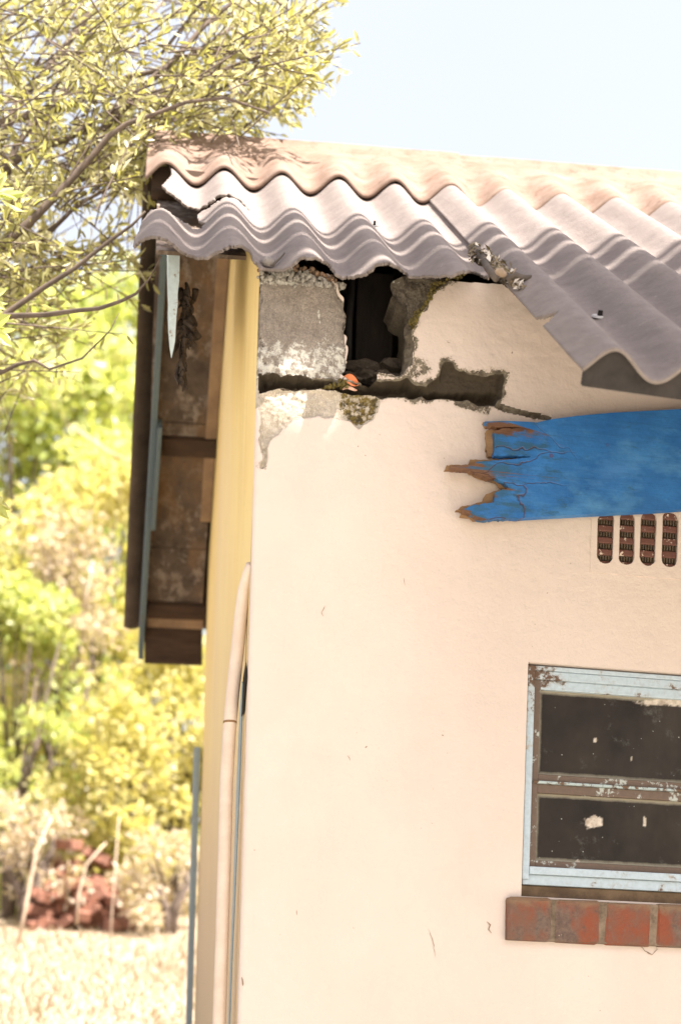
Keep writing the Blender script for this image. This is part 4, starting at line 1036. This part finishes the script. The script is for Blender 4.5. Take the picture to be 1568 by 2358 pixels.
for poly, cnt, sc in dense:
    xs = [p[0] for p in poly]; ys = [p[1] for p in poly]; got = 0
    while got < cnt:
        c = np.array([[rs.uniform(min(xs), max(xs)), rs.uniform(min(ys), max(ys))]])
        if not inpoly(c, poly)[0]: continue
        x, y = c[0]
        if vnoise(np.array([x * .013]), np.array([y * .013]))[0] < -.17 and cnt > 60: continue
        got += 1
        Yd = rs.uniform(4.15, 5.2) if x < 330 or y < 250 else rs.uniform(4.25, 4.9)
        p = np.array(at(x, y, Yd))
        ax = np.array([.75 + rs.normal(0, .45), rs.normal(0, .5), .15 + rs.normal(0, .55)]); ax /= np.linalg.norm(ax)
        ln = rs.uniform(.10, .20) * sc; tw.append(tube([Vector(p - ax * ln * 1.2) - TO, Vector(p) - TO, Vector(p + ax * ln) - TO], [.0026, .002, .001], 4, False))
        tone = np.clip(rs.normal(.5, .25), 0, 1)
        for k in range(rs.integers(11, 20)):
            t = rs.uniform(-.6, 1.0); LP.append(p + ax * ln * t + rs.normal(0, .006, 3)); dv = ax * .8 + rs.normal(0, .55, 3); LD.append(dv)
            LL.append(rs.uniform(.028, .052)); LW.append(rs.uniform(.0042, .0075)); LT.append(np.clip(tone + rs.normal(0, .25), 0, 1))
V, F = merge(tw); mesh('twigs', V, F, M['trunk'], tree, True)
V, F, T = leaves(np.array(LP), np.array(LD), np.array(LL), np.array(LW), np.array(LT), 3)
mesh('crown', V - np.array(TO), F, M['olive'], tree, False, dict(tint=T))

# near plant with broad light leaves entering at the left edge
pl_ = empty('broadleaf_sapling', (-1.15, 3.75, float(ground_z(0, 3.75)))); PO = Vector(pl_.location)
tag(pl_, 'broad bright green leaves of a sapling poking in at the left edge', 'sapling')
LP = []; LD = []; LL = []; LW = []; LT = []
for (x, y, n) in [(10, 450, 6), (-10, 690, 6), (-5, 760, 5), (-8, 1150, 5), (-60, 560, 8), (-60, 860, 8), (-70, 1000, 8), (-50, 330, 5)]:
    c = np.array(at(x - 22, y, 3.8))
    for k in range(n):
        LP.append(c + rs.normal(0, .006, 3)); a_ = rs.uniform(-1.2, 1.0); LD.append([math.cos(a_), rs.normal(0, .5), math.sin(a_) * .8 + .1]); LL.append(rs.uniform(.055, .085)); LW.append(rs.uniform(.011, .017)); LT.append(rs.uniform(.3, .9))
V, F, T = leaves(np.array(LP), np.array(LD), np.array(LL), np.array(LW), np.array(LT), 5)
mesh('foliage', V - np.array(PO), F, M['green'], pl_, False, dict(tint=T))
st_ = [tube([Vector((0, 0, -.1)), Vector((-.02, .0, 1.0)), Vector((.0, 0, 1.9)), Vector((.03, 0, 2.6))], [.018, .014, .01, .004], 7)]
for (x, y) in [(10, 450), (-10, 690), (-5, 760), (-8, 1150), (-60, 560), (-60, 860)]:
    e = at(x - 22, y, 3.8) - PO; st_.append(tube([Vector((0, 0, e.z - .15)), e], [.005, .002], 5))
V, F = merge(st_); mesh('stem', V, F, M['trunk'], pl_, True)

def shrub(name, px, py_top, py_bot, Y, half, cnt, size, mat, label, cat, group=None, seed=0, squash=1.0, trunk_h=None):
    r = np.random.default_rng(seed); b = at(px, py_bot, Y); gz_ = float(ground_z(b.x, Y)); root = empty(name, (b.x, Y, gz_)); top = at(px, py_top, Y).z - gz_; lo = max(.05, b.z - gz_)
    tag(root, label, cat, group)
    nb_ = max(14, int(cnt / 110)); C = []
    for k in range(nb_):
        t = r.random()**.8; h = lo + (top - lo) * t; R = half * (math.sin(math.pi * (.18 + .74 * t)))**.7
        a_ = r.uniform(0, 2 * math.pi); q_ = math.sqrt(r.random()); C.append([math.cos(a_) * R * q_, math.sin(a_) * R * q_ * .8, h])
    C = np.array(C); per = cnt // nb_; P = []; D = []; T = []
    for c in C:
        rad = r.uniform(.16, .34) * half**.5 * squash; dirn = r.normal(size=(per, 3)); dirn /= np.linalg.norm(dirn, axis=1)[:, None]; q_ = r.random(per)[:, None]**.45
        P.append(c + dirn * q_ * rad * np.array([1.15, 1.15, .8])); D.append(dirn * .6 + r.normal(0, .6, (per, 3)) + np.array([0, 0, -.15])); T.append(np.clip(r.normal(r.uniform(.25, .75), .2, per), 0, 1))
    P = np.concatenate(P); P[:, 2] = np.maximum(P[:, 2], .03)
    V, F, T = leaves(P, np.concatenate(D), r.uniform(.7, 1.3, len(P)) * size, r.uniform(.7, 1.3, len(P)) * size * .27, np.concatenate(T), seed)
    mesh('crown', V, F, mat, root, False, dict(tint=T))
    tb = []; trh = top * .62
    for k in range(4):
        a_ = r.uniform(0, 6.28); e = Vector((math.cos(a_) * half * .5, math.sin(a_) * half * .4, top * r.uniform(.6, .9)))
        tb.append(tube([Vector((0, 0, -.1)), Vector((e.x * .2, e.y * .2, e.z * .4)), e], [.05 * half**.5 + .01, .03 * half**.5 + .008, .006], 7))
    for c in C[::2]:
        tb.append(tube([Vector((c[0] * .3, c[1] * .3, max(.05, c[2] * .55))), Vector(c)], [.014, .004], 5))
    V, F = merge(tb); mesh('trunk', V, F, M['trunk'], root, True)
    return root
G = 'trees on the bank behind the house'
shrub('broadleaf_tree', 330, 610, 1900, 15.5, 1.9, 11000, .12, M['green'], 'tall leafy green tree on the bank, right behind the eave', 'tree', None, 31)
shrub('broadleaf_tree', 40, 690, 1900, 14.2, 1.7, 9500, .12, M['green'], 'leafy yellow green tree on the bank below the olive branches', 'tree', None, 32)
shrub('broadleaf_tree', -420, 300, 1950, 15.0, 2.2, 9000, .13, M['green'], 'tall tree on the bank beyond the left edge of the view', 'tree', None, 33)
shrub('shrub', 180, 1080, 2080, 12.6, 1.15, 6500, .085, M['yellow'], 'yellowing bushy shrub half way up the bank', 'shrub', None, 34)
shrub('shrub', 20, 1350, 2120, 11.4, .70, 5500, .075, M['green'], 'bright green shrub low on the left of the bank', 'shrub', None, 35)
shrub('shrub', 400, 1480, 2130, 11.8, .75, 6500, .075, M['yellow'], 'yellow green shrub below the dark eave end', 'shrub', None, 36)
shrub('shrub', 250, 1620, 2130, 11.0, .55, 4200, .07, M['yellow'], 'small yellow shrub just above the rubble heap', 'shrub', None, 37)
shrub('dry_shrub', 150, 1200, 1560, 12.0, .55, 2600, .06, M['dry'], 'pinkish dry shrub with bare twigs among the green shrubs', 'shrub', None, 38)
shrub('dry_shrub', 60, 1850, 2140, 10.6, .5, 1600, .055, M['dry'], 'dry straw coloured shrub beside the rubble heap', 'shrub', None, 39)
shrub('dry_shrub', 390, 1900, 2160, 10.4, .45, 1500, .05, M['dry'], 'withered pale shrub between rubble heap and house', 'shrub', None, 40)
# bare pale stems crossing the bank
def stem(pxs, Y, r, label):
    P = [at(x, y, Y) for x, y in pxs]; V, F = tube(P, [r * (1 - .5 * i / len(P)) for i in range(len(P))], 6); c = P[0].copy()
    o = mesh('dead_sapling', [v - c for v in V], F, M['palestem'], None, True); o.location = c; tag(o, label, 'dead sapling')
M['palestem'] = m_simple('dead_stem', (.50, .40, .31), (.38, .29, .22), 20)
stem([(40, 2185), (62, 2080), (85, 1960), (120, 1880)], 9.6, .014, 'tall pale dead stem standing left of the rubble heap')
stem([(178, 2130), (182, 2060), (200, 1990), (245, 1940)], 9.6, .011, 'curved pale dead stem in front of the rubble heap')
stem([(250, 2230), (262, 2050), (275, 1880)], 9.4, .006, 'thin grey dead stem in front of the right of the rubble heap')
stem([(160, 980), (215, 1015), (250, 1040), (300, 1062)], 11.0, .010, 'slanting dead branch among the leaves beside the eave')
stem([(190, 1420), (205, 1350), (215, 1290)], 11.0, .009, 'short leaning dead stem in the pinkish dry shrub')

# rubble heap of bricks
rb = random.Random(5); src = None
M['oldbrick'] = m_simple('old_brick', (.24, .11, .075), (.17, .09, .07), 12)
bm = bmesh.new(); add_box(bm, Vector((0, 0, 0)), (.11, .053, .037), bev=.006); bsrc = bmobj('brick', bm, M['oldbrick']); bsrc_used = False
for k in range(130):
    t = k / 129; lay = int(6 * (1 - math.sqrt(1 - t))) ; x = rb.uniform(80, 285); 
    hw = 112 * (1 - lay / 8.5); x = 180 + rb.uniform(-hw, hw)
    b0 = at(x, 2150, 10.7 + rb.uniform(-.22, .3)); o = bsrc if not bsrc_used else bsrc.copy()
    if bsrc_used: COL.objects.link(o)
    bsrc_used = True
    o.location = (b0.x, b0.y, float(ground_z(b0.x, b0.y)) + .045 + lay * .10); o.rotation_euler = (rb.gauss(0, .35), rb.gauss(0, .35), rb.uniform(0, 3.14))
    tag(o, 'red brick tumbled in the rubble heap at the foot of the bank', 'brick', 'bricks in the rubble heap')

# dry grass over the bank (no one could count it)
n = 26000; gxp = rs.uniform(-2.6, 1.5, n); gyp = rs.uniform(5.6, 13.5, n)
ok = ~((gxp > -.75 - .148 * 0) & (gyp < 6.2)); gxp, gyp = gxp[ok], gyp[ok]; n = len(gxp)
gzp = ground_z(gxp, gyp); P = np.stack([gxp, gyp, gzp], -1); D = np.stack([rs.normal(0, .5, n), rs.normal(0, .5, n), np.ones(n)], -1)
V, F, T = leaves(P, D, rs.uniform(.02, .085, n), rs.uniform(.003, .006, n), np.clip(rs.normal(.6, .3, n), 0, 1), 9)
M['straw'] = m_leaf('straw', ((.17, .125, .08), (.30, .235, .165), (.42, .34, .27)), .25)
tag(mesh('grass', V, F, M['straw'], None, False, dict(tint=T)), 'pale dry grass covering the bank', 'grass', kind='stuff')

# ------------------------------------------------------------------ added unseen slatted sun blocker, shaped to shade wall and eave
CZ = 8.0
v_b = roof_wv(830, 519)[1]
def blocker_h(v):                      # where the sun ray through the roof line at v meets the blocker level
    p = P0 + e_w * .6 + e_v * v; t = (CZ - p.z) / SUN_DIR.z; return p + SUN_DIR * t
sun_blocker = empty('added_sun_blocker', (blocker_h(v_b).x, blocker_h(v_b).y - 1.5, 0), TR - .12)
tag(sun_blocker, 'added unseen slatted sun blocker high in front of the house', 'sun_blocker')
CI = Matrix.Translation(sun_blocker.location) @ Matrix.Rotation(TR - .12, 4, 'Z'); CI.invert()
def blocker_slat(v0, v1, x0=-3.6, x1=3.6, dz=0):
    a_ = CI @ blocker_h(v0); b_ = CI @ blocker_h(v1); bm = bmesh.new()
    add_box(bm, Vector(((x0 + x1) / 2, (a_.y + b_.y) / 2, CZ + dz)), ((x1 - x0) / 2, abs(a_.y - b_.y) / 2, .008)); bmobj('blocker_slat', bm, M['darkwood'], sun_blocker)
edges_v = [(0, .045), (.078, .20), (.238, .40), (.418, .45)]
for a_, b_ in edges_v: blocker_slat(v_b + a_, v_b + b_)
vv = v_b + .45
# the solid boards, with a gap cut to put a patch of sun on the bare block
def hit(px, py):
    p = house(*wp(px, py, 0)); return CI @ (p + SUN_DIR * ((CZ - p.z) / SUN_DIR.z))
h0, h1 = hit(612, 800), hit(775, 950); hx0, hx1 = sorted((h0.x, h1.x)); hy0, hy1 = sorted((h0.y, h1.y))
ya = (CI @ blocker_h(vv)).y; hy1 = min(hy1, ya - .02); hy0 = min(hy0, hy1 - .05)
def board(x0, x1, y0, y1):  # one board of the added sun blocker
    bm = bmesh.new(); add_box(bm, Vector(((x0 + x1) / 2, (y0 + y1) / 2, CZ)), ((x1 - x0) / 2, (y1 - y0) / 2, .008)); bmobj('blocker_slat', bm, M['darkwood'], sun_blocker)
y = ya - .003
board(-3.6, 3.6, hy1, y); board(-3.6, hx0, hy0, hy1 - .002); board(hx1, 3.6, hy0, hy1 - .002); y = hy0 - .002
for k in range(5): board(-3.6, 3.6, y - .30, y - .002); y -= .30
vv = v_b + .45 + (ya - y) / .78
for x in (-3.2, 3.2):
    y0 = (CI @ blocker_h(v_b)).y; y1 = (CI @ blocker_h(vv)).y
    bm = bmesh.new(); add_box(bm, Vector((x, (y0 + y1) / 2, CZ - .07)), (.04, abs(y1 - y0) / 2, .06)); bmobj('blocker_beam', bm, M['darkwood'], sun_blocker)
    for y in (y0 - .3, y1 + .1):
        bm = bmesh.new(); add_box(bm, Vector((x, y, (CZ - .13) / 2)), (.05, .05, (CZ - .13) / 2)); bmobj('blocker_post', bm, M['darkwood'], sun_blocker)
